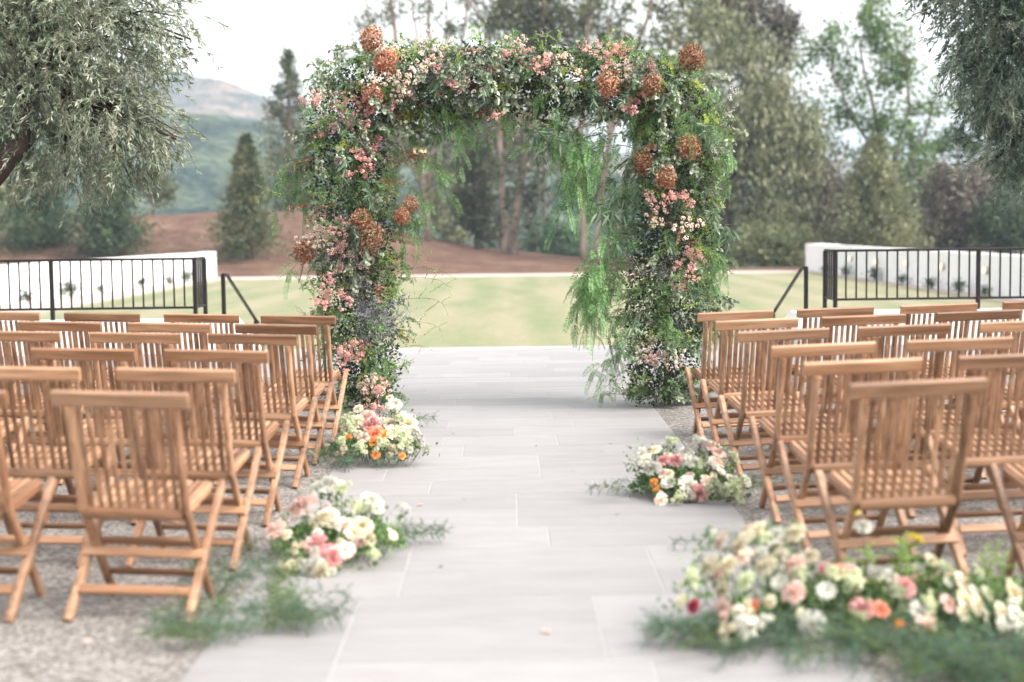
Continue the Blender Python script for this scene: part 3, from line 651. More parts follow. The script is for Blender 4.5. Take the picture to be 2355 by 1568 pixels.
def mk_cluster(mat, n=16, spread=0.045, fs=0.009, name='blossom_cluster'):
    f = Fol()
    for i in range(n):
        c = np.array([rng.normal() * spread, rng.normal() * spread, .05 + abs(rng.normal()) * spread * .5]); m_ = 9
        k = units(m_); k[:, 2] = np.abs(k[:, 2]); florets(f, c + k * .012, k, fs, 4)
        f.tube(np.array([[0, 0, 0], c * .5 + rng.normal(size=3) * .005, c]), 0.001, 0.0008, 1)
    return f.mesh(name, [mat, STEM])
def mk_white_sprig(L=0.25, mat=None, name='white_sprig'):
    f = Fol(); main = curve_pts(8, L, (0, .4, 1), (0, .3, -.6), 0.1); f.tube(main, 0.002, 0.0008, 1)
    for i in range(9):
        P, D = along(main, np.array([rng.uniform(.4, 1)])); sub = curve_pts(4, rng.uniform(.03, .08), D[0] + rng.normal(size=3) * .8, (0, 0, 0), 0.1) + P[0]; f.tube(sub, 0.0008, 0.0005, 1)
        P, D = along(sub, rng.uniform(.4, 1, 6)); florets(f, P + rng.normal(size=P.shape) * .006, units(6), 0.007, 5)
    return f.mesh(name, [mat or P_WHITE, TWIG])
def mk_rose(layers=6, R=0.04, cup=1.0, wav=0.12):
    """many-petalled round bloom, petals as small cupped patches; axis +Z"""
    V = []
    for l in range(layers):
        q = (l + 0.6) / layers; npet = 3 + l; rad = R * (0.18 + 0.82 * q); open_ = 0.15 + 0.95 * q ** 1.4
        for k in range(npet):
            th = 2 * PI * (k + 0.37 * l) / npet + rng.normal() * .12; wdt = 2 * PI / npet * .78; hgt = R * (1.05 - .25 * q)
            G = np.zeros((4, 4, 3))
            for a in range(4):
                for b in range(4):
                    s_ = a / 3; t = b / 3 - .5; lean = open_ * s_; edge = 1 - 0.25 * (abs(t) * 2) ** 2 * s_
                    r_ = rad * (.25 + .75 * s_ ** .6) * (0.75 + .5 * lean * s_) + R * wav * math.sin(t * 9 + l) * s_ * .3
                    z = hgt * (s_ ** .8) * edge * (1 - .35 * q * s_) - R * .35 * q * s_ * s_ * cup
                    ang = th + t * wdt * (0.5 + .6 * s_); G[a, b] = (r_ * math.cos(ang), r_ * math.sin(ang), z)
            V.append(np.array([[G[a, b], G[a + 1, b], G[a + 1, b + 1], G[a, b + 1]] for a in range(3) for b in range(3)]))
    return V
def rose_mesh(name, mat, **kw):
    V = mk_rose(**kw); v = []; f = []
    for patch in V:                      # weld each petal so that it is one island
        key = {}
        for quad in patch:
            q = []
            for p in quad:
                kx = tuple(np.round(p, 6))
                if kx not in key: key[kx] = len(v); v.append(tuple(p))
                q.append(key[kx])
            if len(set(q)) == 4: f.append(q)
    me = bpy.data.meshes.new(name); me.from_pydata(v, [], f); me.materials.append(mat); me.polygons.foreach_set('use_smooth', [True] * len(f)); return me
def mk_daisy(name, mat, R=0.035, npet=9, rings=2):
    f = Fol()
    for r_ in range(rings):
        th = 2 * PI * (np.arange(npet) + .5 * r_) / npet; d = np.stack([np.cos(th), np.sin(th), np.full(npet, .25 + .35 * r_)], 1)
        f.leaves(np.zeros((npet, 3)), d, R * (1.05 - .15 * r_), R * .62, 0, np.tile([0, 0, 1.0], (npet, 1)) + rng.normal(size=(npet, 3)) * .12, 'round')
    P = rng.normal(size=(26, 3)) * [R * .14, R * .14, R * .05] + [0, 0, R * .14]; f.leaves(P, units(26) + [0, 0, 1], R * .14, R * .1, 1)
    return f.mesh(name, [mat, P_CENTRE])
def mk_dahlia(name, mat, R=0.05):
    f = Fol()
    for r_ in range(6):
        n_ = 16 - r_ * 2; th = 2 * PI * (np.arange(n_) + .5 * r_) / n_; el_ = .05 + r_ * .26
        d = np.stack([np.cos(th) * math.cos(el_), np.sin(th) * math.cos(el_), np.full(n_, math.sin(el_))], 1); f.leaves(np.tile([0, 0, r_ * R * .04], (n_, 1)), d, R * (1 - r_ * .11), R * .28, 0, np.tile([0, 0, 1.0], (n_, 1)), 'oval')
    return f.mesh(name, [mat])

def pick(L): return L[int(rng.integers(len(L)))]
V_PEP = [mk_pepper(16, .5), mk_pepper(20, .62), mk_pepper(13, .4)]
V_EUC = [mk_euc() for _ in range(4)]
V_LONG = [mk_euc(22, .42, (0.10, 0.016), L_LONG, 'long', -1.8, (0, .8, .5), 'willow_eucalyptus', 3) for _ in range(3)]
V_RUST = [mk_euc(30, .3, (0.03, 0.014), L_RUST, 'oval', -1.0, (0, .7, .6), 'russet_spray', 4) for _ in range(2)]
V_BOX = [mk_box() for _ in range(4)]
V_BOX2 = [mk_box(.34, L_PEP, (0.022, 0.009), 9, 'leafy_spray', 24, -1.2, (0, .7, .7)) for _ in range(3)]
V_FERN = [mk_fern() for _ in range(3)]
V_FEA = [mk_feather(.42, m_) for m_ in (L_ASP, L_FERN, L_ASP, L_ASP)]
V_MIST = [mk_mist() for _ in range(3)]
V_LIME = [mk_lime() for _ in range(2)]
V_SPR = [mk_white_sprig() for _ in range(3)]
V_YEL = [mk_cluster(P_YEL, 4, .03, .008, 'yellow_blossom')]

# ------------------------------------------------------------------ flower arch
AY = 12.2
AP = [(-1.20, 0.0), (-1.20, 0.5), (-1.27, 1.0), (-1.29, 1.6), (-1.33, 2.1), (-1.31, 2.44), (-1.02, 2.70), (0.0, 2.70), (1.10, 2.67), (1.38, 2.46), (1.43, 2.1), (1.38, 1.6), (1.33, 1.0), (1.29, 0.5), (1.27, 0.0)]
AR = [0.20, 0.27, 0.31, 0.33, 0.34, 0.33, 0.31, 0.29, 0.28, 0.31, 0.31, 0.31, 0.32, 0.31, 0.27]
ap = np.array([(x, 0, z) for x, z in AP]); seg = np.r_[0, np.cumsum(np.linalg.norm(np.diff(ap, axis=0), axis=1))]; ALEN = seg[-1]
def arch_at(s):
    p = np.array([np.interp(s, seg, ap[:, k]) for k in range(3)]); q = np.array([np.interp(min(s + .05, ALEN), seg, ap[:, k]) for k in range(3)]) - np.array([np.interp(max(s - .05, 0), seg, ap[:, k]) for k in range(3)])
    return p, q / np.linalg.norm(q), float(np.interp(s, seg, AR))
arch = empty('flower_arch', (0, AY, 0)); tag(arch, 'tall wedding arch covered in green foliage, pink blossom and copper hydrangeas over the aisle', 'flower arch')
MB().bar((-1.22, 0, 0), (-1.22, 0, 2.62), 0.06, 0.06).build('frame_post', TWIG, arch)
MB().bar((1.32, 0, 0), (1.32, 0, 2.62), 0.06, 0.06).build('frame_post', TWIG, arch)
MB().bar((-1.26, 0, 2.66), (1.36, 0, 2.66), 0.06, 0.06).build('frame_beam', TWIG, arch)
def on_arch(front=0.75, s=None):
    s = rng.uniform(0.05, ALEN - .05) if s is None else s
    p, t, r = arch_at(s); a = np.array([0, -1.0, 0]); b = np.cross(t, a)
    while True:
        phi = rng.uniform(-PI, PI); n_ = a * math.cos(phi) + b * math.sin(phi)
        if n_[1] < 0.25 or rng.random() > front: break
    return s, p, t, r, n_
# dense inner foliage
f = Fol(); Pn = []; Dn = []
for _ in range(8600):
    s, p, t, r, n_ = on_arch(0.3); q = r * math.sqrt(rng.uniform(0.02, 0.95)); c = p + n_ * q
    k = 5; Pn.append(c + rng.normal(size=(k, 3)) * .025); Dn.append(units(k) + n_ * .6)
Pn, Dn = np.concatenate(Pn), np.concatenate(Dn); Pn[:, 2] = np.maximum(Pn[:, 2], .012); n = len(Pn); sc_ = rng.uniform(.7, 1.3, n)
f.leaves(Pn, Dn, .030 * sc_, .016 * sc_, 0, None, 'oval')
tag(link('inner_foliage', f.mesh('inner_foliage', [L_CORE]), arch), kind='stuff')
def put(name, me, p, direction=None, az=None, scale=1.0, tilt=0.25):
    """direction: align +Z; az: keep world up and turn +Y to the azimuth"""
    if direction is not None:
        q = Vector(direction).to_track_quat('Z', 'Y') @ Quaternion((0, 0, 1), rnd.uniform(0, 2 * PI))
    else:
        q = Quaternion((0, 0, 1), math.atan2(-az[0], az[1])) @ Euler((rnd.uniform(-tilt, tilt), rnd.uniform(-tilt, tilt), 0)).to_quaternion()
    o = link(name, me, arch, tuple(p), q); o.scale = (scale,) * 3; return o
def sprays(name, V, count, mode, zone=lambda s, p, n_: 1.0, rr=(0.55, 0.9), scale=(.8, 1.15), front=.8):
    c = 0; tries = 0
    while c < count and tries < count * 40:
        tries += 1; s, p, t, r, n_ = on_arch(front)
        if rng.random() > zone(s, p, n_): continue
        k = rng.uniform(*rr); pt = p + n_ * r * k
        if mode == 'dir': put(name, pick(V), pt, direction=n_ + rng.normal(size=3) * .35, scale=rng.uniform(*scale))
        else:
            if pt[2] < 0.42: continue
            put(name, pick(V), pt, az=(n_[0] + rng.normal() * .3, n_[1] + rng.normal() * .3), scale=rng.uniform(*scale))
        c += 1
beam = lambda s, p, n_: 1.0 if p[2] > 2.4 else 0.0
sprays('leafy_spray', V_BOX, 298, 'dir', lambda s, p, n_: 1.0, (.5, .85), (.55, .95))
sprays('trailing_leafy_spray', V_BOX2, 200, 'hang', lambda s, p, n_: 1.0, (.5, .85), (.6, 1.0))
sprays('eucalyptus_spray', V_EUC, 170, 'hang', lambda s, p, n_: 1.0 if p[2] > 2.0 else .35, (.5, .9), (.6, 1.05))
sprays('willow_eucalyptus', V_LONG, 60, 'hang', lambda s, p, n_: 1.0 if (p[0] > 0.9 or n_[2] < 0) else .35, (.5, .8), (.55, .95))
sprays('fern_frond', V_FERN, 90, 'hang', lambda s, p, n_: 1.0 if p[0] > 0 else .6, (.5, .8), (.6, .95))
sprays('russet_spray', V_RUST, 45, 'hang', lambda s, p, n_: 1.0 if p[0] < 0 else .3, (.5, .85), (.6, 1.))
sprays('lime_tassel', V_LIME, 46, 'hang', lambda s, p, n_: 1.0, (.6, .9), (.7, 1.1))
sprays('white_sprig', V_SPR, 60, 'dir', lambda s, p, n_: 1.0 if p[0] > 0 or p[2] < 2.2 else .5, (.7, .95), (.6, 1.0))
sprays('pepper_frond', V_PEP, 55, 'hang', lambda s, p, n_: 1.0 if p[0] > 0.9 else (.15 if p[2] < 2.4 else .4), (.5, .8), (.5, .8))
sprays('yellow_blossom', V_YEL, 26, 'dir', lambda s, p, n_: 1.0, (.85, 1.0), (.5, .8))
# hanging trails from the underside of the beam
for (u, v, sc2, V, nm) in [(1060, 290, 1.0, V_PEP, 'pepper_frond'), (1090, 285, 1.1, V_PEP, 'pepper_frond'), (1110, 300, .9, V_PEP, 'pepper_frond'), (1075, 300, .8, V_PEP, 'pepper_frond'),
                           (1190, 300, 1.35, V_LONG, 'willow_eucalyptus'), (1205, 320, 1.5, V_LONG, 'willow_eucalyptus'), (1185, 310, 1.3, V_LONG, 'willow_eucalyptus'), (1160, 300, 1.0, V_RUST, 'russet_spray'),
                           (1250, 280, 1.3, V_PEP, 'pepper_frond'), (1265, 300, 1.35, V_PEP, 'pepper_frond'), (1285, 290, 1.2, V_PEP, 'pepper_frond'), (1320, 300, 1.3, V_PEP, 'pepper_frond'), (1345, 320, 1.4, V_PEP, 'pepper_frond'),
                           (1370, 300, 1.2, V_PEP, 'pepper_frond'), (1375, 380, 1.3, V_PEP, 'pepper_frond'), (1390, 420, 1.2, V_PEP, 'pepper_frond'), (1365, 440, 1.2, V_PEP, 'pepper_frond'), (1400, 350, 1.2, V_PEP, 'pepper_frond'),
                           (1340, 280, 1.2, V_PEP, 'pepper_frond'), (1420, 430, 1.2, V_PEP, 'pepper_frond'), (1310, 270, 1.2, V_PEP, 'pepper_frond'),
                           (1440, 500, 1.0, V_PEP, 'pepper_frond'), (1420, 560, 1.1, V_PEP, 'pepper_frond'), (1400, 600, 1.3, V_PEP, 'pepper_frond'), (1390, 620, 1.3, V_PEP, 'pepper_frond'), (1380, 650, 1.2, V_PEP, 'pepper_frond'), (1410, 640, 1.2, V_PEP, 'pepper_frond'),
                           (1430, 660, 1.2, V_PEP, 'pepper_frond'), (1370, 690, 1.1, V_PEP, 'pepper_frond'), (1420, 700, 1.1, V_PEP, 'pepper_frond'), (1400, 880, .7, V_PEP, 'pepper_frond'),
                           (1390, 840, .8, V_PEP, 'pepper_frond'), (1400, 560, 1.2, V_PEP, 'pepper_frond'), (1420, 590, 1.3, V_PEP, 'pepper_frond'), (1385, 600, 1.3, V_PEP, 'pepper_frond'), (1410, 620, 1.3, V_PEP, 'pepper_frond'), (1440, 620, 1.2, V_PEP, 'pepper_frond'), (1370, 640, 1.2, V_PEP, 'pepper_frond'),
                           (1395, 660, 1.2, V_PEP, 'pepper_frond'), (1420, 680, 1.2, V_PEP, 'pepper_frond'), (1400, 710, 1.1, V_PEP, 'pepper_frond'), (1440, 720, 1.1, V_PEP, 'pepper_frond'), (1450, 760, 1.0, V_BOX2, 'trailing_leafy_spray'), (1430, 560, 1.2, V_BOX2, 'trailing_leafy_spray'), (1450, 600, 1.2, V_BOX2, 'trailing_leafy_spray'), (1440, 660, 1.2, V_BOX2, 'trailing_leafy_spray'),
                           (1380, 330, 1.2, V_PEP, 'pepper_frond'), (1410, 320, 1.2, V_PEP, 'pepper_frond'), (1430, 350, 1.2, V_PEP, 'pepper_frond'), (1400, 400, 1.1, V_BOX2, 'trailing_leafy_spray'), (1425, 470, 1.2, V_LONG, 'willow_eucalyptus'), (1440, 300, 1.2, V_EUC, 'eucalyptus_spray'),
                           (930, 300, 1.2, V_EUC, 'eucalyptus_spray'), (950, 330, 1.2, V_EUC, 'eucalyptus_spray'), (970, 290, 1.3, V_EUC, 'eucalyptus_spray'), (1010, 290, 1.2, V_EUC, 'eucalyptus_spray'), (1030, 280, 1.2, V_LONG, 'willow_eucalyptus'), (925, 370, 1.1, V_RUST, 'russet_spray'), (930, 400, 1.1, V_RUST, 'russet_spray'), (960, 370, 1.0, V_PEP, 'pepper_frond'), (945, 560, .9, V_PEP, 'pepper_frond'), (1120, 280, 1.1, V_BOX2, 'trailing_leafy_spray'), (1150, 285, 1.1, V_EUC, 'eucalyptus_spray'), (1230, 290, 1.1, V_EUC, 'eucalyptus_spray'), (1640, 580, 1.1, V_PEP, 'pepper_frond'), (1655, 600, .9, V_PEP, 'pepper_frond'), (1640, 300, 1.0, V_PEP, 'pepper_frond'), (1625, 250, 1.0, V_PEP, 'pepper_frond'),
                           (950, 620, .8, V_PEP, 'pepper_frond'), (700, 400, 1.0, V_PEP, 'pepper_frond'), (690, 380, 1.0, V_PEP, 'pepper_frond'), (700, 600, .9, V_PEP, 'pepper_frond'), (935, 480, 1.0, V_PEP, 'pepper_frond'), (950, 440, 1.0, V_PEP, 'pepper_frond'),
                           (930, 500, .9, V_PEP, 'pepper_frond'), (955, 300, 1.0, V_EUC, 'eucalyptus_spray'), (980, 310, 1.0, V_EUC, 'eucalyptus_spray'), (1000, 300, 1.1, V_EUC, 'eucalyptus_spray'), (1040, 300, 1.1, V_LONG, 'willow_eucalyptus'),
                           (1390, 300, 1.1, V_EUC, 'eucalyptus_spray'), (1450, 560, 1.2, V_LONG, 'willow_eucalyptus'), (1440, 430, 1.2, V_LONG, 'willow_eucalyptus'), (1460, 460, 1.2, V_LONG, 'willow_eucalyptus')]:
    p = at(u, v, AY - rng.uniform(-.1, .2)); sg = -1 if p.x > 0.6 else (1 if p.x < -.6 else rng.choice([-1, 1]))
    if u > 1560: sg = 1
    if u < 720: sg = -1
    put(nm, pick(V), p - Vector((sg * .10, AY, -0.03)), az=(sg * .9, -.9 * rng.random()), scale=sc2 * rng.uniform(.68, 1.0), tilt=.3)
# ground-level skirt of foliage
for _ in range(46):
    sx = rnd.choice([-1.2, 1.27, 1.27]); a = rnd.uniform(0, 2 * PI); r = rnd.uniform(.05, .2); q = pick(V_FERN + V_EUC + V_BOX2 + V_FEA)
    o = put(q.name.split('.')[0], q, (sx + math.cos(a) * r, -abs(math.sin(a)) * r, .10), az=(math.cos(a) + (.0), -abs(math.sin(a))), scale=rnd.uniform(.5, .85), tilt=.1)
# copper hydrangeas
H = [mk_hyd(P_HYD), mk_hyd(P_HYD2), mk_hyd(P_HYD3), mk_hyd(P_HYD, 1.6)]
for u, v, r, k, dy in [(855, 93, 24, 0, .15), (890, 143, 25, 1, .32), (857, 224, 23, 1, .38), (1587, 137, 26, 2, .15), (1397, 195, 24, 0, .33), (1498, 202, 24, 0, .34), (1582, 338, 23, 2, .34), (1530, 408, 22, 0, .36),
                       (853, 548, 25, 3, .40), (832, 508, 22, 2, .36), (702, 578, 22, 2, .25), (945, 470, 16, 0, .22), (925, 497, 16, 2, .28), (1478, 372, 20, 2, .30), (1480, 385, 16, 2, .26)]:
    p = at(u, v, AY - dy); s_ = 1.0 * r / (F / (AY - dy)) / .072
    o = put('hydrangea', H[k], (p.x, -dy - .05, p.z), direction=(rnd.uniform(-.3, .3), -.35, 1), scale=s_)
# pink blossom clusters
KP = [mk_cluster(P_PINK), mk_cluster(P_PINK, 12, .035)]; KR = [mk_cluster(P_RED, 11, .034), mk_cluster(P_PINK, 12, .036)]; KC = [mk_cluster(P_PEACH), mk_cluster(P_PEACH, 12, .04)]
pk = [(790, 250, 'r'), (820, 235, 'r'), (775, 235, 'p'), (850, 250, 'r'), (800, 290, 'p'), (790, 375, 'r'), (830, 365, 'r'), (845, 392, 'r'), (808, 402, 'p'), (735, 528, 'c'), (752, 550, 'c'), (720, 542, 'c'), (790, 560, 'p'),
      (770, 577, 'r'), (745, 680, 'p'), (752, 697, 'p'), (800, 682, 'r'), (735, 692, 'p'), (810, 800, 'p'), (798, 818, 'p'), (830, 818, 'p'), (786, 803, 'p'), (850, 870, 'c'), (870, 884, 'p'), (860, 905, 'p'), (866, 930, 'p'), (835, 890, 'c'),
      (752, 292, 'p'), (720, 232, 'p'), (745, 225, 'c'), (868, 330, 'r'), (935, 215, 'p'), (930, 186, 'c'), (1000, 152, 'p'), (1045, 192, 'p'), (1052, 186, 'p'), (980, 150, 'c'), (1120, 205, 'c'), (1213, 130, 'p'), (1220, 148, 'p'),
      (1240, 153, 'p'), (1262, 150, 'p'), (1190, 112, 'c'), (1400, 130, 'p'), (1390, 152, 'r'), (1422, 112, 'p'), (1405, 120, 'p'), (1350, 105, 'p'), (1445, 165, 'c'), (1440, 150, 'c'), (1492, 155, 'p'), (1320, 168, 'c'),
      (1310, 205, 'c'), (1145, 264, 'p'), (1455, 257, 'r'), (1450, 240, 'r'), (1570, 450, 'r'), (1576, 466, 'r'), (1540, 457, 'p'), (1582, 527, 'c'), (1560, 608, 'p'), (1545, 655, 'p'), (1552, 662, 'p'), (1572, 660, 'p'),
      (1490, 810, 'c'), (1502, 822, 'p'), (1530, 826, 'c'), (1510, 842, 'c'), (1552, 816, 'c'), (1602, 590, 'p'), (1582, 582, 'p'), (1592, 622, 'p'), (1502, 455, 'p'), (1515, 512, 'c'), (905, 125, 'c'), (960, 120, 'c'), (985, 100, 'c'),
      (860, 180, 'c'), (905, 240, 'r'), (925, 210, 'c'), (830, 290, 'p'), (815, 345, 'r'), (845, 350, 'r'), (700, 235, 'p'), (760, 545, 'c'), (765, 520, 'p'), (815, 590, 'c'), (840, 610, 'c'), (790, 610, 'p'), (775, 650, 'p'),
      (800, 830, 'p'), (820, 790, 'p'), (855, 940, 'p'), (875, 905, 'c'), (1480, 215, 'p'), (1165, 130, 'p'), (1290, 130, 'c'), (1030, 120, 'c'), (900, 190, 'c')]
for u, v, k in pk:
    dy = rng.uniform(.31, .41)
    if v < 130: dy = .16
    p = at(u, v, AY - dy)
    put('blossom_cluster', pick({'p': KP, 'r': KR, 'c': KC}[k]), (p.x, -dy + .01, p.z - .03), direction=(rnd.uniform(-.3, .3), -1, .5), scale=rng.uniform(.85, 1.25))
for u, v in [(1020, 150), (862, 340), (838, 322), (812, 560), (790, 540), (832, 640), (842, 722), (870, 745), (820, 702), (902, 725), (1110, 240), (1020, 185), (1035, 205), (1440, 200), (1550, 742), (1530, 722), (850, 760), (880, 700), (800, 600), (1515, 620), (760, 580), (1005, 170), (815, 655)]:
    dy = rng.uniform(.24, .36); p = at(u, v, AY - dy); put('misty_filler', pick(V_MIST), (p.x, -dy + .1, p.z - .05), direction=(rnd.uniform(-.3, .3), -1, .6), scale=rng.uniform(.9, 1.3))
for u, v, dx in [(1650, 290, .7), (1625, 400, .7), (1640, 395, .7), (1535, 440, 0), (1542, 458, 0), (1600, 490, .2), (1590, 500, .1), (1330, 440, -.5), (1380, 430, -.5), (1610, 470, .2), (850, 470, 0), (840, 450, 0), (1655, 270, .6)]:
    dy = .25; p = at(u, v, AY - dy); put('white_sprig', pick(V_SPR), (p.x, -dy, p.z), direction=(dx, -.6, .6), scale=rng.uniform(.8, 1.1))
# bare trailing twigs with small leaves reaching out of the left column
V_TR = [mk_box(.5, L_BOX, (0.016, 0.009), 5, 'trailing_vine', 16, -.4, (0, 1, .35)) for _ in range(2)]
for u, v, ax, s_ in [(925, 620, (1, -.2), 1.0), (940, 640, (1, -.3), .8), (720, 730, (-1, -.3), .6), (700, 420, (-1, -.2), .8), (705, 400, (-1, -.2), .8), (930, 740, (1, -.2), .7), (920, 800, (1, -.2), .6), (925, 690, (1, -.2), .8), (1620, 310, (1, -.2), .7), (1500, 900, (-1, -.2), .9), (1480, 920, (-1, -.3), 1.0), (1430, 640, (-1, -.2), .8), (1640, 330, (1, -.1), .6)]:
    p = at(u, v, AY - .15); put('trailing_vine', pick(V_TR), (p.x, -.15, p.z), az=ax, scale=s_, tilt=.15)

# ------------------------------------------------------------------ floor flower arrangements
FL = {}
def flower(kind, col, colname_):
    key = (kind, colname_)
    if key not in FL:
        if kind == 'rose': FL[key] = [rose_mesh('rose', col), rose_mesh('rose', col, layers=5, wav=.3)]
        elif kind == 'daisy': FL[key] = [mk_daisy('daisy', col)]
        elif kind == 'dahlia': FL[key] = [mk_dahlia('dahlia', col)]
        elif kind == 'puff': FL[key] = [mk_cluster(col, 13, .022, .012, 'small_blossom')]
    return pick(FL[key])
C = dict(w=P_WHITE, c=P_CREAM, b=P_BLUSH, r=P_ROSE, o=P_ORANGE, k=P_CORAL, m=P_PLUM, p=P_PEACH, g=P_GRNW, y=P_YEL)
KN = dict(R='rose', D='daisy', H='dahlia', P='puff')
def bouquet(label, base, conv, mapY, flowers, ngreen, spread, trails, hgt=.16):
    t = empty('flower_arrangement', base); tag(t, label, 'flowers', 'flower arrangements along the aisle')
    B = Vector(base)
    extra = []
    for fx, fy, fr, code in flowers:
        if fr >= 20 and rng.random() < .75:
            a_ = rng.uniform(0, 2 * PI); extra.append((fx + math.cos(a_) * fr * 1.5, fy + math.sin(a_) * fr * 1.1 - 4, fr * rng.uniform(.38, .62), pick(['Rw', 'Rc', 'Rb', 'Pg', 'Pw', 'Dw', 'Rc', 'Rw', 'Rp'])))
    heads = []
    for fx, fy, fr, code in list(flowers) + extra:
        u, v = conv(fx, fy); Y = mapY(v); p = at(u, v, Y - .07) - B; p.z = max(p.z, .025)
        kind, cc = KN[code[0]], code[1]; me = flower(kind, C[cc], cc)
        heads.append(tuple(p)); R = fr * 1.14 * conv.k / (F / Y); s_ = R / {'rose': .040, 'daisy': .035, 'dahlia': .05, 'puff': .04}[kind]
        out = Vector((p.x * 1.1 + rnd.uniform(-.3, .3) * .3, -.28 + p.y * .6, .30 + p.z * .4 + rnd.uniform(-.1, .1)))
        q = out.to_track_quat('Z', 'Y') @ Quaternion((0, 0, 1), rnd.uniform(0, 6))
        o = link(kind if kind != 'puff' else 'small_blossom', me, t, tuple(p), q); o.scale = (s_,) * 3
    # leaf mound
    nl = ngreen * 42; a = rng.uniform(0, 2 * PI, nl); rr = np.sqrt(rng.uniform(0, 1, nl)); X = np.cos(a) * rr * spread[0] + spread[2]; Yv = np.sin(a) * rr * spread[1] + spread[3] + .06
    Z = np.sqrt(np.maximum(0, 1 - rr ** 2)) * hgt * rng.uniform(.15, .8, nl) + .015
    f = Fol(); h = nl // 2; P = np.stack([X, Yv, Z], 1); D = np.stack([np.cos(a) * .6, np.sin(a) * .6, np.full(nl, .6)], 1) + units(nl) * .6
    f.leaves(P[:h], D[:h], .034 * rng.uniform(.6, 1.2, h), .016, 0, None, 'oval'); f.leaves(P[h:], D[h:], .03 * rng.uniform(.6, 1.2, nl - h), .014, 1, None, 'oval')
    for hx, hy, hz in heads:
        n_ = 17; P = np.array([hx, hy + .045, hz - .03]) + rng.normal(size=(n_, 3)) * [.035, .018, .024]; P[:, 2] = np.maximum(P[:, 2], .01)
        f.leaves(P, units(n_) + [0, -.3, .3], .034 * rng.uniform(.6, 1.2, n_), .014, int(rng.random() < .28), None, 'oval')
        f.tube(np.array([[hx, hy + .01, hz], [hx * .9, hy * .9 + .05, hz * .5], [hx * .8, hy * .8 + .09, 0.0]]), .0022, .0022, 2)
    o = link('leaf_mound', f.mesh('leaf_mound', [L_FERN, L_MID, STEM]), t); tag(o, kind='stuff')
    for k in range(ngreen):
        a = rnd.uniform(0, 2 * PI); rr_ = math.sqrt(rnd.random()) * .8; x = math.cos(a) * rr_ * spread[0] + spread[2]; y = math.sin(a) * rr_ * spread[1] + spread[3] + .08
        me = pick(V_BOX + V_BOX2 + V_EUC[:2] + V_FERN[:1] + V_LIME[:1]); q = Quaternion((0, 0, 1), a - PI / 2)
        o = link(me.name.split('.')[0], me, t, (x, y, .03 + (1 - rr_) * hgt * .5), q); o.scale = (rnd.uniform(.26, .5),) * 3
    for (x, y, az_, s_) in trails:
        me = pick(V_FEA); o = link('feathery_fern', me, t, (x, y, rnd.uniform(.03, .07)), Quaternion((0, 0, 1), math.radians(az_)) @ Euler((rnd.uniform(-.12, .05), rnd.uniform(-.2, .2), 0)).to_quaternion()); o.scale = (s_,) * 3
    return t
def conv1(x, y): return x * .472, 827.6 + y * .472
conv1.k = .472
def conv2(x, y): return 1526.4 + x * .472, 827.6 + y * .472
conv2.k = .472
def conv5(x, y): return 643.7 + x * .4686, 919.5 + y * .4686
conv5.k = .4686
# near left
fA = [(115, 530, 62, 'Rb'), (240, 430, 60, 'Rw'), (190, 440, 45, 'Rw'), (450, 500, 46, 'Rw'), (200, 590, 45, 'Rc'), (240, 575, 40, 'Rp'), (320, 620, 42, 'Rp'), (405, 620, 58, 'Hc'), (370, 660, 40, 'Rc'), (180, 715, 48, 'Rr'), (255, 768, 50, 'Rr'), (320, 740, 40, 'Rp'),
      (170, 830, 52, 'Rw'), (200, 850, 40, 'Rc'), (92, 752, 28, 'Pc'), (70, 840, 30, 'Pc'), (445, 768, 24, 'Pg'), (552, 668, 26, 'Dc'), (600, 545, 18, 'Pw'), (-20, 640, 45, 'Rb'), (20, 830, 22, 'Pc'), (370, 560, 30, 'Pg'), (300, 480, 30, 'Pg'), (470, 540, 30, 'Rw'), (430, 700, 26, 'Pc')]
bA = floor_at(770, 1285)
def trail_px(base, pts, n, jit, s0=.5, s1=.85, az=(0, 360)):
    out = []
    for k in range(n):
        u, v = pts[int(rng.integers(len(pts)))]; q = floor_at(u + rng.normal() * jit, v + rng.normal() * jit * .6); out.append((q.x - base.x, q.y - base.y, rng.uniform(*az), rng.uniform(s0, s1)))
    return out
trA = trail_px(bA, [(560, 1290), (575, 1330), (600, 1370), (640, 1410), (540, 1390), (520, 1350), (560, 1440), (600, 1450)], 36, 18, .45, .8)
trA += trail_px(bA, [(640, 1440), (600, 1455), (560, 1470)], 8, 12, .5, .75, (240, 290)) + trail_px(bA, [(540, 1480), (500, 1490)], 7, 10, .5, .75, (75, 110)) + trail_px(bA, [(880, 1250), (900, 1260)], 5, 10, .5, .7, (255, 290))
bouquet('blush and cream flower arrangement with long trailing fern beside the nearest left chairs', (bA.x, bA.y, 0), conv5, lambda v: 6.95 - (v - 1110) / 200 * .6, fA, 26, (.30, .28, 0, .1), trA)
# second left
fB = [(450, 120, 40, 'Rr'), (435, 90, 36, 'Rb'), (470, 165, 34, 'Rk'), (410, 185, 24, 'Rp'), (470, 210, 26, 'Ro'), (515, 170, 20, 'Ro'), (585, 80, 20, 'Hm'), (565, 20, 28, 'Rw'), (540, 120, 28, 'Rc'), (560, 160, 34, 'Rc'), (630, 120, 38, 'Rc'), (640, 165, 38, 'Rc'), (350, 140, 36, 'Pg'),
      (375, 110, 32, 'Rc'), (310, 210, 20, 'Pg'), (318, 262, 22, 'Pc'), (470, 270, 18, 'Ro'), (600, 220, 36, 'Pg'), (660, 205, 28, 'Pw'), (600, 275, 15, 'Ro'), (690, 240, 20, 'Pw'), (545, 265, 26, 'Pc'), (610, 90, 28, 'Rw'), (500, 230, 26, 'Pg'), (400, 240, 22, 'Pg'), (545, 60, 22, 'Pw'), (335, 190, 14, 'Po'), (385, 45, 20, 'Rc')]
bB = floor_at(855, 1050)
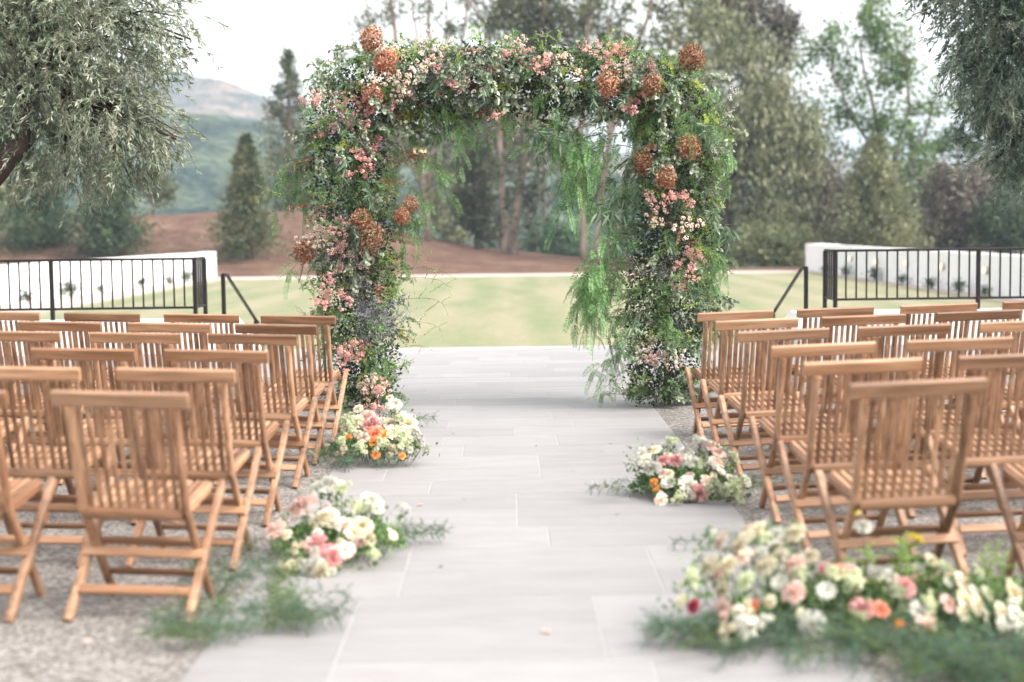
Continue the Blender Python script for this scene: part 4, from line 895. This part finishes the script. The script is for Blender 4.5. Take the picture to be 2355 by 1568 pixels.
trB = trail_px(bB, [(760, 1030), (780, 1060), (800, 1080), (840, 1085), (770, 1000)], 22, 14, .4, .65) + trail_px(bB, [(930, 985)], 2, 6, .5, .6, (265, 280))
bouquet('peach, coral and cream flower arrangement at the foot of the left arch column', (bB.x, bB.y, 0), conv5, lambda v: 9.55 - (v - 925) / 135 * .4, fB, 22, (.30, .24, 0, .1), trB)
# right middle
fC = [(1770, 250, 20, 'Rw'), (1840, 250, 28, 'Rc'), (1790, 300, 33, 'Rw'), (1830, 340, 36, 'Rw'), (1885, 300, 28, 'Rr'), (1940, 300, 34, 'Rr'), (1905, 412, 38, 'Dw'), (2000, 418, 40, 'Rw'), (2055, 458, 38, 'Rr'), (2090, 400, 28, 'Rp'), (1870, 490, 27, 'Rp'), (1835, 405, 18, 'Ro'), (1855, 445, 12, 'Po'),
      (2140, 310, 34, 'Rp'), (2110, 228, 34, 'Rb'), (2160, 355, 26, 'Dw'), (2205, 385, 24, 'Dw'), (2285, 398, 27, 'Rw'), (2200, 300, 24, 'Pg'), (1990, 262, 34, 'Rw'), (2060, 240, 30, 'Pw'), (2000, 330, 30, 'Pw'), (1760, 335, 24, 'Pw'), (1905, 365, 22, 'Rc'), (2150, 265, 30, 'Rb'), (2120, 470, 40, 'Pg'), (2190, 470, 40, 'Pg'), (1960, 490, 25, 'Pg'), (1880, 360, 22, 'Rp'), (2050, 340, 24, 'Pg'), (1930, 240, 24, 'Pg'), (2230, 440, 30, 'Pg')]
bC = floor_at(1580, 1150)
trC = [(-.3, -.02, 80, .6), (-.32, -.05, 95, .5), (.2, -.02, 275, .6), (.25, .02, 268, .6), (-.2, .1, 70, .5)]
bouquet('compact white, rose and peach flower arrangement at the right aisle edge', (bC.x, bC.y, 0), conv5, lambda v: 8.25 - (v - 1010) / 150 * .4, fC, 24, (.30, .2, 0, .12), trC)
# near right, long
fD = [(285, 885, 42, 'Rp'), (370, 910, 44, 'Rc'), (400, 870, 40, 'Rc'), (460, 830, 40, 'Rc'), (540, 860, 42, 'Rw'), (640, 850, 46, 'Rc'), (640, 1000, 44, 'Rb'), (710, 960, 38, 'Rc'), (785, 1020, 40, 'Hr'), (860, 1035, 38, 'Rk'), (905, 1040, 40, 'Rb'), (570, 1090, 50, 'Dw'), (632, 1135, 48, 'Rb'),
      (792, 1130, 50, 'Dw'), (455, 1160, 46, 'Dw'), (430, 1205, 34, 'Rk'), (290, 1120, 40, 'Rc'), (148, 1200, 44, 'Hm'), (290, 1210, 42, 'Rb'), (230, 1010, 50, 'Rc'), (310, 1010, 48, 'Rc'), (400, 1080, 45, 'Rg'), (500, 1010, 48, 'Rc'), (725, 1290, 56, 'Rw'), (920, 1110, 46, 'Pg'), (1165, 1110, 64, 'Hr'),
      (965, 1215, 48, 'Rr'), (1050, 1215, 38, 'Rk'), (1240, 1230, 46, 'Rw'), (1270, 1300, 44, 'Rb'), (1380, 1190, 38, 'Rb'), (1460, 1180, 50, 'Rc'), (1520, 1205, 40, 'Rc'), (1300, 980, 34, 'Rc'), (1100, 1060, 36, 'Rw'), (1690, 1140, 58, 'Rc'), (1720, 1280, 62, 'Rw'), (1640, 1230, 42, 'Rc'), (435, 1300, 56, 'Pw'),
      (340, 1335, 36, 'Pc'), (1130, 1300, 18, 'Po'), (1440, 1080, 40, 'Rp'), (395, 960, 40, 'Rp'), (565, 960, 40, 'Rc'), (420, 1240, 40, 'Pc'), (1570, 1140, 34, 'Rg'), (820, 1060, 30, 'Pg'), (470, 950, 40, 'Rw'), (190, 1080, 40, 'Pg'), (1450, 1240, 34, 'Rc'), (680, 1060, 30, 'Pg'), (520, 900, 30, 'Pg'),
      (1260, 1200, 30, 'Pg'), (1000, 1060, 30, 'Pw'), (1500, 1060, 26, 'Pg'), (1350, 1040, 26, 'Pg'), (1600, 1300, 34, 'Pw'), (1210, 900, 24, 'Py')]
bD = floor_at(1960, 1440)
trD = trail_px(bD, [(1700, 1480), (1780, 1490), (1860, 1500), (1940, 1510), (2020, 1520), (2100, 1530), (2180, 1535), (2260, 1540), (2340, 1545), (2400, 1550), (1980, 1470), (2120, 1490), (2260, 1500)], 78, 20, .5, .85)
trD += trail_px(bD, [(1700, 1490), (1740, 1485), (1680, 1480)], 12, 10, .6, .85, (75, 110)) + trail_px(bD, [(2100, 1560), (2250, 1580), (2350, 1570)], 24, 16, .5, .8) + trail_px(bD, [(1640, 1250), (1660, 1270)], 1, 8, .5, .7, (70, 110))
tD = bouquet('long low garland of white and pink blooms over dark fern by the nearest right chair', (bD.x, bD.y, 0), conv2, lambda v: 5.65 - (v - 1210) / 290 * .62, fD, 44, (.72, .30, .28, .1), trD)
# tall white and yellow bloom standing out of the garland
p = at(1984, 1214, 5.35) - Vector((bD.x, bD.y, 0)); o = link('tall_bloom', flower('rose', P_WHITE, 'w'), tD, tuple(p), Euler((.6, 0, 0)).to_quaternion()); o.scale = (.75, .75, 1.2)
o = link('yellow_blossom', V_YEL[0], tD, (p.x - .01, p.y + .01, p.z + .03)); o.scale = (.4,) * 3
MB().path([(p.x, p.y, .05), (p.x + .01, p.y, p.z * .6), tuple(p)], .003, 6).build('stem', STEM, tD)
for x, y in ((1100, 960), (1040, 950), (1150, 980), (1210, 900), (1200, 960), (1560, 960), (1500, 980), (1600, 1000)):
    u, v = conv2(x, y); q = at(u, v, 5.4) - Vector((bD.x, bD.y, .16)); o = link('leafy_spray', pick(V_BOX), tD, tuple(q)); o.scale = (.7,) * 3

# a few fallen petals and leaves on the paving and gravel
fp = Fol().leaves(np.array([[0, 0, 0.]]), np.array([[1, 0, .1]]), .045, .03, 0, np.array([[0, 0, 1.]]), 'round').mesh('fallen_petal', [P_BLUSH])
fl = Fol().leaves(np.array([[0, 0, 0.]]), np.array([[1, 0, .1]]), .03, .014, 0, np.array([[0, 0, 1.]]), 'oval').mesh('fallen_leaf', [L_CORE])
for u, v, lb in ((1270, 1452, 'pale pink petal fallen on the paving in the middle of the aisle'), (957, 1162, 'pale pink petal fallen on the aisle paving right of the nearest left arrangement')):
    p = floor_at(u, v, .006); tag(link('fallen_petal', fp, None, p, (0, 0, rnd.uniform(0, 6))), lb, 'petal')
p = floor_at(205, 1478, .02 + slope_z(-1.6)); tag(link('fallen_petal', fp, None, p, (0, 0, 2)), 'pale pink petal fallen on the gravel in front of the nearest left chair', 'petal')
for k in range(14):
    p = Vector((rnd.uniform(-1.0, 1.1), rnd.uniform(6, 13.5), .007)); tag(link('fallen_leaf', fl, None, p, (0, 0, rnd.uniform(0, 6))), 'tiny dry leaf fallen on the pale paving of the aisle', 'leaf', 'tiny leaves on the aisle paving')

# ------------------------------------------------------------------ olive trees near the arch
def olive(name, base, crowns, label, mat, ntwig, seed, trunk):
    r_ = np.random.default_rng(seed)
    t = empty(name, base); tag(t, label, 'tree'); B = np.array(base)
    m = MB(); m.path(trunk[0], trunk[1], 10)
    f = Fol(); Ps = []; Ds = []; Ls = []
    cw = np.array([c[3] * c[4] * c[5] for c in crowns]); cw = cw / cw.sum()
    top = Vector(trunk[0][-1])
    for ci, c in enumerate(crowns):
        e = Vector(c[:3]); mid = (top + e) / 2 + Vector(r_.normal(size=3) * .15); m.path([top - Vector((0, 0, .1)), mid, e], [trunk[1][-1] * .55, .028, .008], 7)
        for k in range(3):
            q = e + Vector(r_.normal(size=3) * [c[3] * .4, c[4] * .4, c[5] * .4]); m.path([mid, (mid + q) / 2 + Vector((0, 0, .08)), q], [.014, .009, .004], 5)
    for i in range(ntwig):
        c = crowns[int(r_.choice(len(crowns), p=cw))]
        d = r_.normal(size=3); d /= np.linalg.norm(d); rad = r_.uniform(.1, 1.0) ** .5
        p = np.array(c[:3]) + d * rad * np.array(c[3:6])
        dirn = d * .8 + r_.normal(size=3) * .45 + np.array([0, 0, -.35]); L = r_.uniform(.16, .34)
        n_ = 7; pts = [p]; dd = dirn / np.linalg.norm(dirn)
        for k in range(4): dd = dd + np.array([0, 0, -.18]) + r_.normal(size=3) * .08; dd /= np.linalg.norm(dd); pts.append(pts[-1] + dd * L / 4)
        pts = np.array(pts)
        if i % 3 == 0: f.tube(pts, .0025, .001, 1)
        nl = 24; ts = r_.uniform(.02, 1, nl); P, D = along(pts, ts); Ps.append(P); Ds.append(D * .95 + r_.normal(size=(nl, 3)) * .42); Ls.append(r_.uniform(.040, .070, nl))
    P, D, L = np.concatenate(Ps), np.concatenate(Ds), np.concatenate(Ls); f.leaves(P, D, L, L * .20, 0, None, 'rhomb')
    link('crown', f.mesh('crown', [mat, TWIG]), t); link('trunk', m.mesh('trunk', BARKDARK), t)
# left: positions relative to the base
oy = 12.6
def rel(u, v, Y, base): p = at(u, v, Y); return (p.x - base[0], p.y - base[1], p.z - base[2])
bL = (-5.3, oy, slope_z(-5.3))
def cr(u, v, Y, rx, ry, rz, base): return (*rel(u, v, Y, base), rx, ry, rz)
crL = [cr(60, 60, oy, .85, .9, .55, bL), cr(230, 90, oy - .1, .65, .7, .55, bL), cr(330, 40, oy, .42, .5, .35, bL), cr(120, 210, oy - .2, .85, .8, .5, bL), cr(280, 240, oy - .3, .48, .5, .42, bL), cr(330, 290, oy - .3, .30, .4, .32, bL),
       cr(200, 330, oy - .3, .62, .6, .36, bL), cr(290, 370, oy - .3, .32, .4, .20, bL), cr(60, 330, oy, .45, .6, .35, bL), cr(150, 405, oy - .2, .38, .4, .16, bL), cr(-120, 100, oy, 1.0, 1.1, .9, bL), cr(-100, -80, oy, 1.1, 1.1, .6, bL), cr(100, -60, oy, .9, .9, .45, bL), cr(405, 320, oy - .3, .14, .2, .08, bL), cr(420, 90, oy, .12, .2, .2, bL)]
trunkL = ([(0, 0, 0), (.1, -.1, .7), rel(-120, 520, oy - .3, bL), rel(-10, 395, oy - .5, bL), rel(45, 330, oy - .5, bL), rel(60, 200, oy - .3, bL), rel(80, 80, oy, bL)], [.19, .15, .12, .10, .085, .06, .04])
olive('olive_tree', bL, crL, 'silvery olive tree with drooping branches overhanging the chairs on the left', L_OLIVE, 5600, 3, trunkL)
oyR = 13.4; bR = (6.2, oyR, slope_z(6.2))
crR = [cr(2260, 60, oyR, .40, .5, .5, bR), cr(2330, 160, oyR, .55, .6, .5, bR), cr(2310, 290, oyR - .1, .36, .4, .40, bR), cr(2360, 340, oyR, .36, .4, .34, bR), cr(2420, 100, oyR, .8, .9, .9, bR), cr(2480, 250, oyR, .8, .8, .6, bR), cr(2240, -40, oyR, .5, .5, .3, bR), cr(2420, -120, oyR, 1.1, 1., .6, bR), cr(2270, 380, oyR - .1, .16, .2, .14, bR), cr(2205, 150, oyR, .14, .2, .14, bR)]
trunkR = ([(0, 0, 0), (-.05, 0, .7), (-.2, 0, 1.4), (-.5, 0, 2.0), (-.7, 0, 2.6)], [.20, .17, .14, .10, .07])
olive('olive_tree', bR, crR, 'silvery blue-green olive tree reaching in from the upper right edge', L_OLIVE2, 4600, 4, trunkR)

# ------------------------------------------------------------------ background trees
K_CON = leafmat('conifer_needles', [(0.034, 0.065, 0.033), (0.065, 0.106, 0.052), (0.114, 0.159, 0.069)], 0.15, patch=1.1)
K_CON2 = leafmat('conifer_needles_warm', [(0.053, 0.073, 0.033), (0.100, 0.122, 0.059), (0.185, 0.165, 0.082)], 0.15, patch=1.1)
K_GREY = leafmat('grey_green_leaf', [(0.058, 0.069, 0.033), (0.143, 0.153, 0.079), (0.276, 0.278, 0.163)], 0.25, patch=1.1)
K_MAUVE = leafmat('greyish_mauve_leaf', [(0.068, 0.057, 0.044), (0.145, 0.124, 0.095), (0.256, 0.222, 0.177)], 0.25, patch=1.1)
K_GRN = leafmat('fresh_green_leaf', [(0.049, 0.086, 0.024), (0.085, 0.142, 0.038), (0.134, 0.204, 0.061)], 0.35, patch=1.1)
K_DRK = leafmat('shade_green_leaf', [(0.033, 0.055, 0.025), (0.058, 0.085, 0.036), (0.102, 0.133, 0.058)], 0.25, patch=1.1)
K_EUC = leafmat('gum_leaf', [(0.058, 0.071, 0.033), (0.102, 0.113, 0.054), (0.166, 0.166, 0.082)], 0.25, patch=1.1)
K_BLU = leafmat('blue_green_leaf', [(0.052, 0.087, 0.057), (0.088, 0.142, 0.087), (0.140, 0.200, 0.125)], 0.25, patch=1.1)
def ground_hit(u, v, Y=None):
    d = ray(u, v)
    y = 66.0
    while y < 200:
        z = CAM_H + d.z / d.y * y
        if z <= g(d.x / d.y * y, y) + 0.0: break
        y += .2
    return Vector((d.x / d.y * y, y, g(d.x / d.y * y, y)))
def base_at(u, Y): x = at(u, 600, Y).x; return Vector((x, Y, g(x, Y)))
def conifer(u, Y, vtop, wpx, label, mat, n=4200, group=None, airy=1.0, leaf=.30, name='conifer_tree'):
    b = base_at(u, Y); top = at(u, vtop, Y).z - b.z; wd = wpx * Y / F / 2
    t = empty(name, b); tag(t, label, 'tree', group)
    m = MB().path([(0, 0, -.1), (.02, 0, top * .5), (0, 0, top * .98)], [wd * .09 + .04, wd * .06 + .02, .015], 7); f = Fol()
    nb = int(n / 26); Ps = []; Ds = []
    for i in range(nb):
        q = rng.uniform(0.0, 1) ** 1.15; a = rng.uniform(0, 2 * PI); L = wd * (1 - q) ** .9 * rng.uniform(.55, 1.2) + wd * .03; z0 = top * (.03 + .97 * q)
        tip = np.array([math.cos(a) * L, math.sin(a) * L, min(z0 + L * rng.uniform(-.25, .45), top)]); k = 42; s = rng.uniform(.05, 1, k) ** .8
        P = np.array([0, 0, z0]) + (tip - [0, 0, z0]) * s[:, None] + rng.normal(size=(k, 3)) * (wd * .03 + L * .13); Ps.append(P); Ds.append(np.tile(tip - [0, 0, z0], (k, 1)) / L * .9 + rng.normal(size=(k, 3)) * .6 + [0, 0, .2])
        if i % 4 == 0: m.path([(0, 0, z0), tuple(tip)], [.03, .01], 4)
    P, D = np.concatenate(Ps), np.concatenate(Ds); nn = len(P); f.leaves(P, D, leaf * rng.uniform(.6, 1.2, nn), leaf * .35, 0)
    link('crown', f.mesh('crown', [mat]), t); link('trunk', m.mesh('trunk', BARK), t); return t
def broad(u, Y, blobs, label, mat, trunks=None, bark=None, n=5000, leaf=.32, droop=0.0, name='broadleaf_tree', cat='tree', clump=.25, group=None, base=None, lw=.5):
    """blobs: (u, v, ru, rv) in picture units at distance Y; trunks: lists of (u, v) with radii in metres"""
    b = base or base_at(u, Y); t = empty(name, b); tag(t, label, cat, group); B = np.array(b); k_ = Y / F
    f = Fol(); A = np.array([q[2] * q[3] for q in blobs], float); A /= A.sum(); Ps = []
    for q, a in zip(blobs, A):
        c = np.array(at(q[0], q[1], Y)) - B; R = np.array([q[2] * k_, min(q[2], q[3]) * k_ * 1.0, q[3] * k_]); nc = max(6, int(n * a / 22))
        nb_ = max(3, nc // 7); bun = units(nb_) * (rng.uniform(.1, 1, nb_) ** .5)[:, None] * R + c
        d = bun[rng.integers(0, nb_, nc)] + rng.normal(size=(nc, 3)) * clump * 1.5
        for cc in d: Ps.append(cc + rng.normal(size=(22, 3)) * np.array([clump, clump, clump * (1 + 1.4 * droop)]) * rng.uniform(.6, 1.3))
    P = np.concatenate(Ps); nn = len(P); D = units(nn) * (1 - .6 * droop) + np.array([0, 0, -droop * 1.2]); P[:, 2] = np.maximum(P[:, 2], .1)
    f.leaves(P, D, leaf * rng.uniform(.6, 1.3, nn), leaf * lw, 0); link('crown', f.mesh('crown', [mat]), t)
    m = MB()
    for (pts, r0, r1) in (trunks or [([(u, None), (u + 3, blobs[0][1])], .16, .06)]):
        pp = []
        for j, (x, v) in enumerate(pts): pp.append(Vector((at(x, 600, Y).x, Y, g(at(x, 600, Y).x, Y) - .1)) - b if v is None else at(x, v, Y) - b)
        q = [];
        for j in range(len(pp) - 1):
            for s in (0, .34, .67): q.append(pp[j].lerp(pp[j + 1], s) + Vector((rng.normal() * .04, rng.normal() * .06, 0)) * (j + s > 0))
        q.append(pp[-1]); m.path(q, list(np.linspace(r0, r1, len(q))), 8)
    link('trunk', m.mesh('trunk', bark or BARK), t); return t

# conifers on the mulch mound
conifer(95, 78, 375, 215, 'bushy dark conifer on the mulch mound under the olive branches, farthest left', K_CON, 5200)
conifer(258, 76, 365, 195, 'bushy dark conifer on the mulch mound, second from the left', K_CON, 5200)
conifer(572, 75, 312, 165, 'pointed conifer with brownish centre on the mulch mound left of the arch', K_CON2, 5200)
conifer(672, 96, 120, 205, 'tall airy slender conifer just left of the arch', K_CON2, 3200, leaf=.34)
broad(-10, 84, [(0, 450, 60, 50), (30, 470, 40, 30)], 'pale green shrub behind the mulch mound at the left edge', K_GREY, name='shrub', cat='shrub', n=2000)
broad(355, 98, [(350, 440, 45, 45)], 'olive green shrub on the mound top behind the olive branches', K_EUC, name='shrub', cat='shrub', n=1500)
# gum trees behind the arch
broad(985, 86, [(850, 60, 22, 60), (905, 20, 40, 40), (985, 20, 30, 30), (1060, 10, 30, 50), (930, -60, 120, 50), (1030, 60, 25, 60), (960, 330, 45, 60), (1000, 420, 40, 50), (820, 130, 30, 40)], 'gum tree with several thin pale trunks rising behind the left half of the arch', K_EUC,
      [([(985, None), (975, 430), (930, 200), (905, 60), (890, -80)], 0.20, 0.09), ([(985, 440), (1000, 250), (985, 60), (990, -80)], 0.14, 0.06), ([(975, 440), (880, 250), (852, 100), (838, -60)], 0.12, 0.04), ([(990, 430), (1040, 230), (1068, 60), (1085, -60)], 0.11, 0.04), ([(1000, 250), (1025, 100), (1030, -60)], 0.07, 0.04), ([(930, 200), (955, 80), (940, -60)], 0.07, 0.04)], BARKPALE, 3000, .30, .3, clump=.28)
broad(1095, 88, [(1090, 430, 40, 110), (1090, 350, 35, 60), (1095, 500, 38, 40)], 'small dark bushy tree with white trunk seen through the arch', K_EUC, [([(1095, None), (1097, 500), (1095, 350)], 0.16, 0.06)], BARKPALE, 4200, .34, .2, name='small_tree')
broad(1180, 84, [(1205, 470, 45, 80), (1180, 400, 45, 70), (1230, 420, 30, 60), (1180, 30, 70, 70), (1260, 30, 80, 90), (1150, 80, 40, 40), (1300, 110, 30, 40), (1220, 120, 50, 40), (1200, -60, 160, 60), (1160, 510, 25, 40)], 'gum tree with a forked pinkish trunk in the middle of the arch opening', K_EUC,
      [([(1180, None), (1185, 500), (1200, 400), (1230, 200), (1250, 0)], 0.30, 0.12), ([(1160, None), (1163, 520), (1155, 400), (1140, 200), (1120, 60), (1060, -20)], 0.22, 0.05), ([(1200, 400), (1180, 200), (1180, 20)], 0.14, 0.07)], BARKPALE, 6500, .34, .3, clump=.3)
broad(1370, 82, [(1400, 60, 60, 80), (1480, 40, 90, 80), (1560, 60, 80, 80), (1340, 30, 50, 60), (1450, 130, 50, 40), (1640, 40, 60, 60), (1500, -60, 200, 60), (1350, 230, 50, 60)], 'gum tree with several leaning pale trunks behind the right half of the arch', K_EUC,
      [([(1345, None), (1340, 500), (1330, 350), (1345, 150), (1360, 0)], 0.24, 0.09), ([(1365, None), (1380, 480), (1400, 330), (1450, 150), (1500, 0)], 0.22, 0.09), ([(1385, None), (1420, 520), (1440, 420), (1540, 180), (1620, 20)], 0.22, 0.10), ([(1400, 330), (1390, 200), (1400, 40)], 0.14, 0.06), ([(1440, 420), (1500, 200), (1560, 40)], 0.16, 0.07)], BARKPALE, 6000, .32, .35, clump=.3)
broad(1290, 95, [(1270, 545, 50, 50), (1320, 560, 40, 45), (1240, 570, 30, 30)], 'dense blue-green shrub seen through the arch beside the leaning trunks', K_BLU, name='shrub', cat='shrub', n=3600, leaf=.34)
broad(1030, 100, [(1030, 520, 45, 50), (1010, 480, 40, 40), (1050, 470, 30, 50)], 'soft grey-green shrub seen through the left of the arch opening', K_GREY, name='shrub', cat='shrub', n=2600, leaf=.34)
broad(1400, 104, [(1400, 500, 60, 90), (1330, 430, 50, 70)], 'hazy green tree behind the leaning trunks, right in the arch opening', K_BLU, n=3000, leaf=.4)
broad(1150, 108, [(1050, 300, 90, 70), (1150, 330, 90, 60), (1010, 380, 50, 60), (1260, 300, 90, 60), (1330, 350, 60, 60), (1130, 250, 110, 50), (1100, 420, 60, 50)], 'wide soft green tree crown far behind the arch opening', K_EUC, n=6500, leaf=.42, droop=.3, clump=.5)
broad(1250, 100, [(1250, 60, 90, 90), (1180, 90, 60, 60), (1330, 60, 50, 90), (1120, 40, 50, 50)], 'dark gum crown showing above the middle of the arch', K_DRK, n=2000, leaf=.36, clump=.4)
# right-hand trees
broad(1665, 80, [(1690, 250, 130, 130), (1620, 190, 90, 80), (1760, 330, 110, 120), (1700, 420, 90, 100), (1800, 260, 70, 90), (1750, 490, 80, 80), (1600, 330, 60, 100), (1690, 120, 110, 60), (1580, 480, 50, 70), (1840, 400, 50, 80)], 'large grey-green weeping tree with dark trunk right behind the arch', K_GREY,
      [([(1668, None), (1665, 500), (1672, 400), (1690, 250)], .50, .2), ([(1672, 420), (1740, 300), (1790, 200)], .25, .08), ([(1668, 430), (1620, 300), (1590, 180)], .22, .08)], BARKDARK, 16500, .36, .75, clump=.42, name='weeping_tree')
broad(1780, 88, [(1740, 30, 90, 60), (1680, 20, 70, 50), (1800, 90, 40, 60), (1720, 90, 80, 50)], 'tall pale grey tree top rising above the weeping tree', K_MAUVE, [([(1790, None), (1780, 300), (1750, 60)], .3, .08)], BARK, 7000, .34, .3)
broad(2000, 86, [(1960, 80, 90, 60), (2040, 60, 80, 60), (1900, 150, 60, 60), (2010, 170, 90, 60), (2090, 150, 60, 70), (1950, 250, 70, 60), (2060, 270, 80, 60), (2120, 330, 60, 60), (1990, 340, 60, 50), (2150, 230, 50, 60), (2090, 400, 60, 50), (1890, 260, 40, 50), (2170, 400, 50, 60)], 'open fresh green tree with sky showing through its branches', K_GRN,
      [([(2050, None), (2040, 450), (2020, 300), (1975, 100)], .28, .05), ([(2040, 430), (2090, 250), (2080, 60)], .16, .04), ([(2030, 380), (1950, 250), (1900, 140)], .12, .04), ([(2060, 430), (2130, 300), (2160, 200)], .12, .04)], BARK, 7600, .32, .15, clump=.30)
broad(2200, 92, [(2200, 330, 60, 80), (2250, 260, 60, 90), (2300, 380, 70, 80), (2240, 120, 50, 80), (2190, 480, 60, 60), (2350, 300, 50, 90)], 'green leafy tree behind the right olive tree', K_GRN, n=6500, leaf=.34)
conifer(2010, 76, 320, 250, 'grey-green pyramid conifer standing behind the right railing corner', K_GREY, 8000, leaf=.34)
broad(2205, 78, [(2200, 460, 80, 70), (2210, 530, 80, 50), (2180, 410, 50, 40)], 'rounded mauve grey drooping shrub behind the right white wall', K_MAUVE, name='shrub', cat='shrub', n=6000, leaf=.3, droop=.6)
broad(1870, 82, [(1880, 470, 60, 70), (1860, 540, 60, 50), (1900, 420, 40, 40)], 'mauve grey twiggy shrub between weeping tree and pyramid conifer', K_MAUVE, name='shrub', cat='shrub', n=5000, leaf=.3, droop=.4)
broad(2300, 76, [(2310, 510, 50, 60), (2270, 530, 40, 45), (2370, 500, 60, 60)], 'dark green rounded shrub above the right railing post', K_CON, name='shrub', cat='shrub', n=5000, leaf=.28)
broad(2290, 90, [(2280, 440, 70, 60), (2350, 430, 60, 60)], 'olive green bushy tree at the right edge behind the dark shrub', K_EUC, n=4500, leaf=.34)
broad(1790, 75, [(1780, 560, 50, 50), (1720, 575, 40, 40), (1830, 575, 45, 40)], 'low green shrubs at the far lawn edge under the weeping tree', K_EUC, name='shrub', cat='shrub', n=5000, leaf=.26, droop=.5)
broad(1960, 90, [(1950, 520, 80, 70), (1870, 500, 60, 90), (2080, 510, 60, 70), (1700, 520, 80, 80)], 'dense dark green undergrowth tree filling the gap behind the pyramid conifer', K_DRK, n=9000, leaf=.36)
broad(1620, 88, [(1600, 520, 70, 90), (1560, 420, 60, 90), (1650, 560, 60, 50)], 'dark leafy tree directly behind the right column of the arch', K_DRK, n=6000, leaf=.36)
broad(2130, 96, [(2130, 500, 120, 90), (2260, 520, 110, 70), (2400, 480, 100, 100), (2000, 450, 80, 80)], 'dark green tree bank behind the mauve shrub', K_DRK, n=9000, leaf=.4)
for i, (u, w_) in enumerate([(800, 110), (880, 90)]):
    broad(u, 102, [(u, 430, w_ * .5, 60), (u + 20, 350, w_ * .35, 60)], ['dull green tree beyond the mound directly behind the left arch column', 'dull green tree beyond the mound at the left inner edge of the arch opening'][i], K_EUC, n=2600, leaf=.4)

# pair of small lit lamps fixed in the gum tree
p = at(965, 347, 84); t = empty('tree_lamp', p); tag(t, 'pair of small glowing lamps hanging in the gum tree behind the left of the arch', 'lamp')
GLOW2 = emis('warm_bulb', (1.0, 0.62, 0.34), 0.9)
MB().bar((-.3, 0, .16), (.3, 0, .16), .04, .04, side=(0, 0, 1)).build('bracket', METAL, t)
MB().path([(0, 0, .14), (.05, .1, 1.6)], [.02, .02], 5).build('cable', METAL, t)
for x in (-.20, .20): MB().path([(x, 0, .13), (x, 0, .10), (x, 0, 0), (x, 0, -.10), (x, 0, -.13)], [.03, .10, .14, .10, .03], 10).build('bulb', GLOW2, t)

# ------------------------------------------------------------------ air
USE_HAZE = True
if USE_HAZE:
    hm, t_, out = newmat('haze_air'); pv = N(t_, 'ShaderNodeVolumePrincipled'); pv.inputs['Color'].default_value = (0.72, 0.86, 1.0, 1); pv.inputs['Density'].default_value = 0.0005; pv.inputs['Anisotropy'].default_value = 0.0
    t_.links.new(pv.outputs[0], out.inputs['Volume'])
    hz_ = MB().box(-3100, 3100, -2100, 3600, -4.5, 110).build('haze', hm); tag(hz_, kind='stuff')
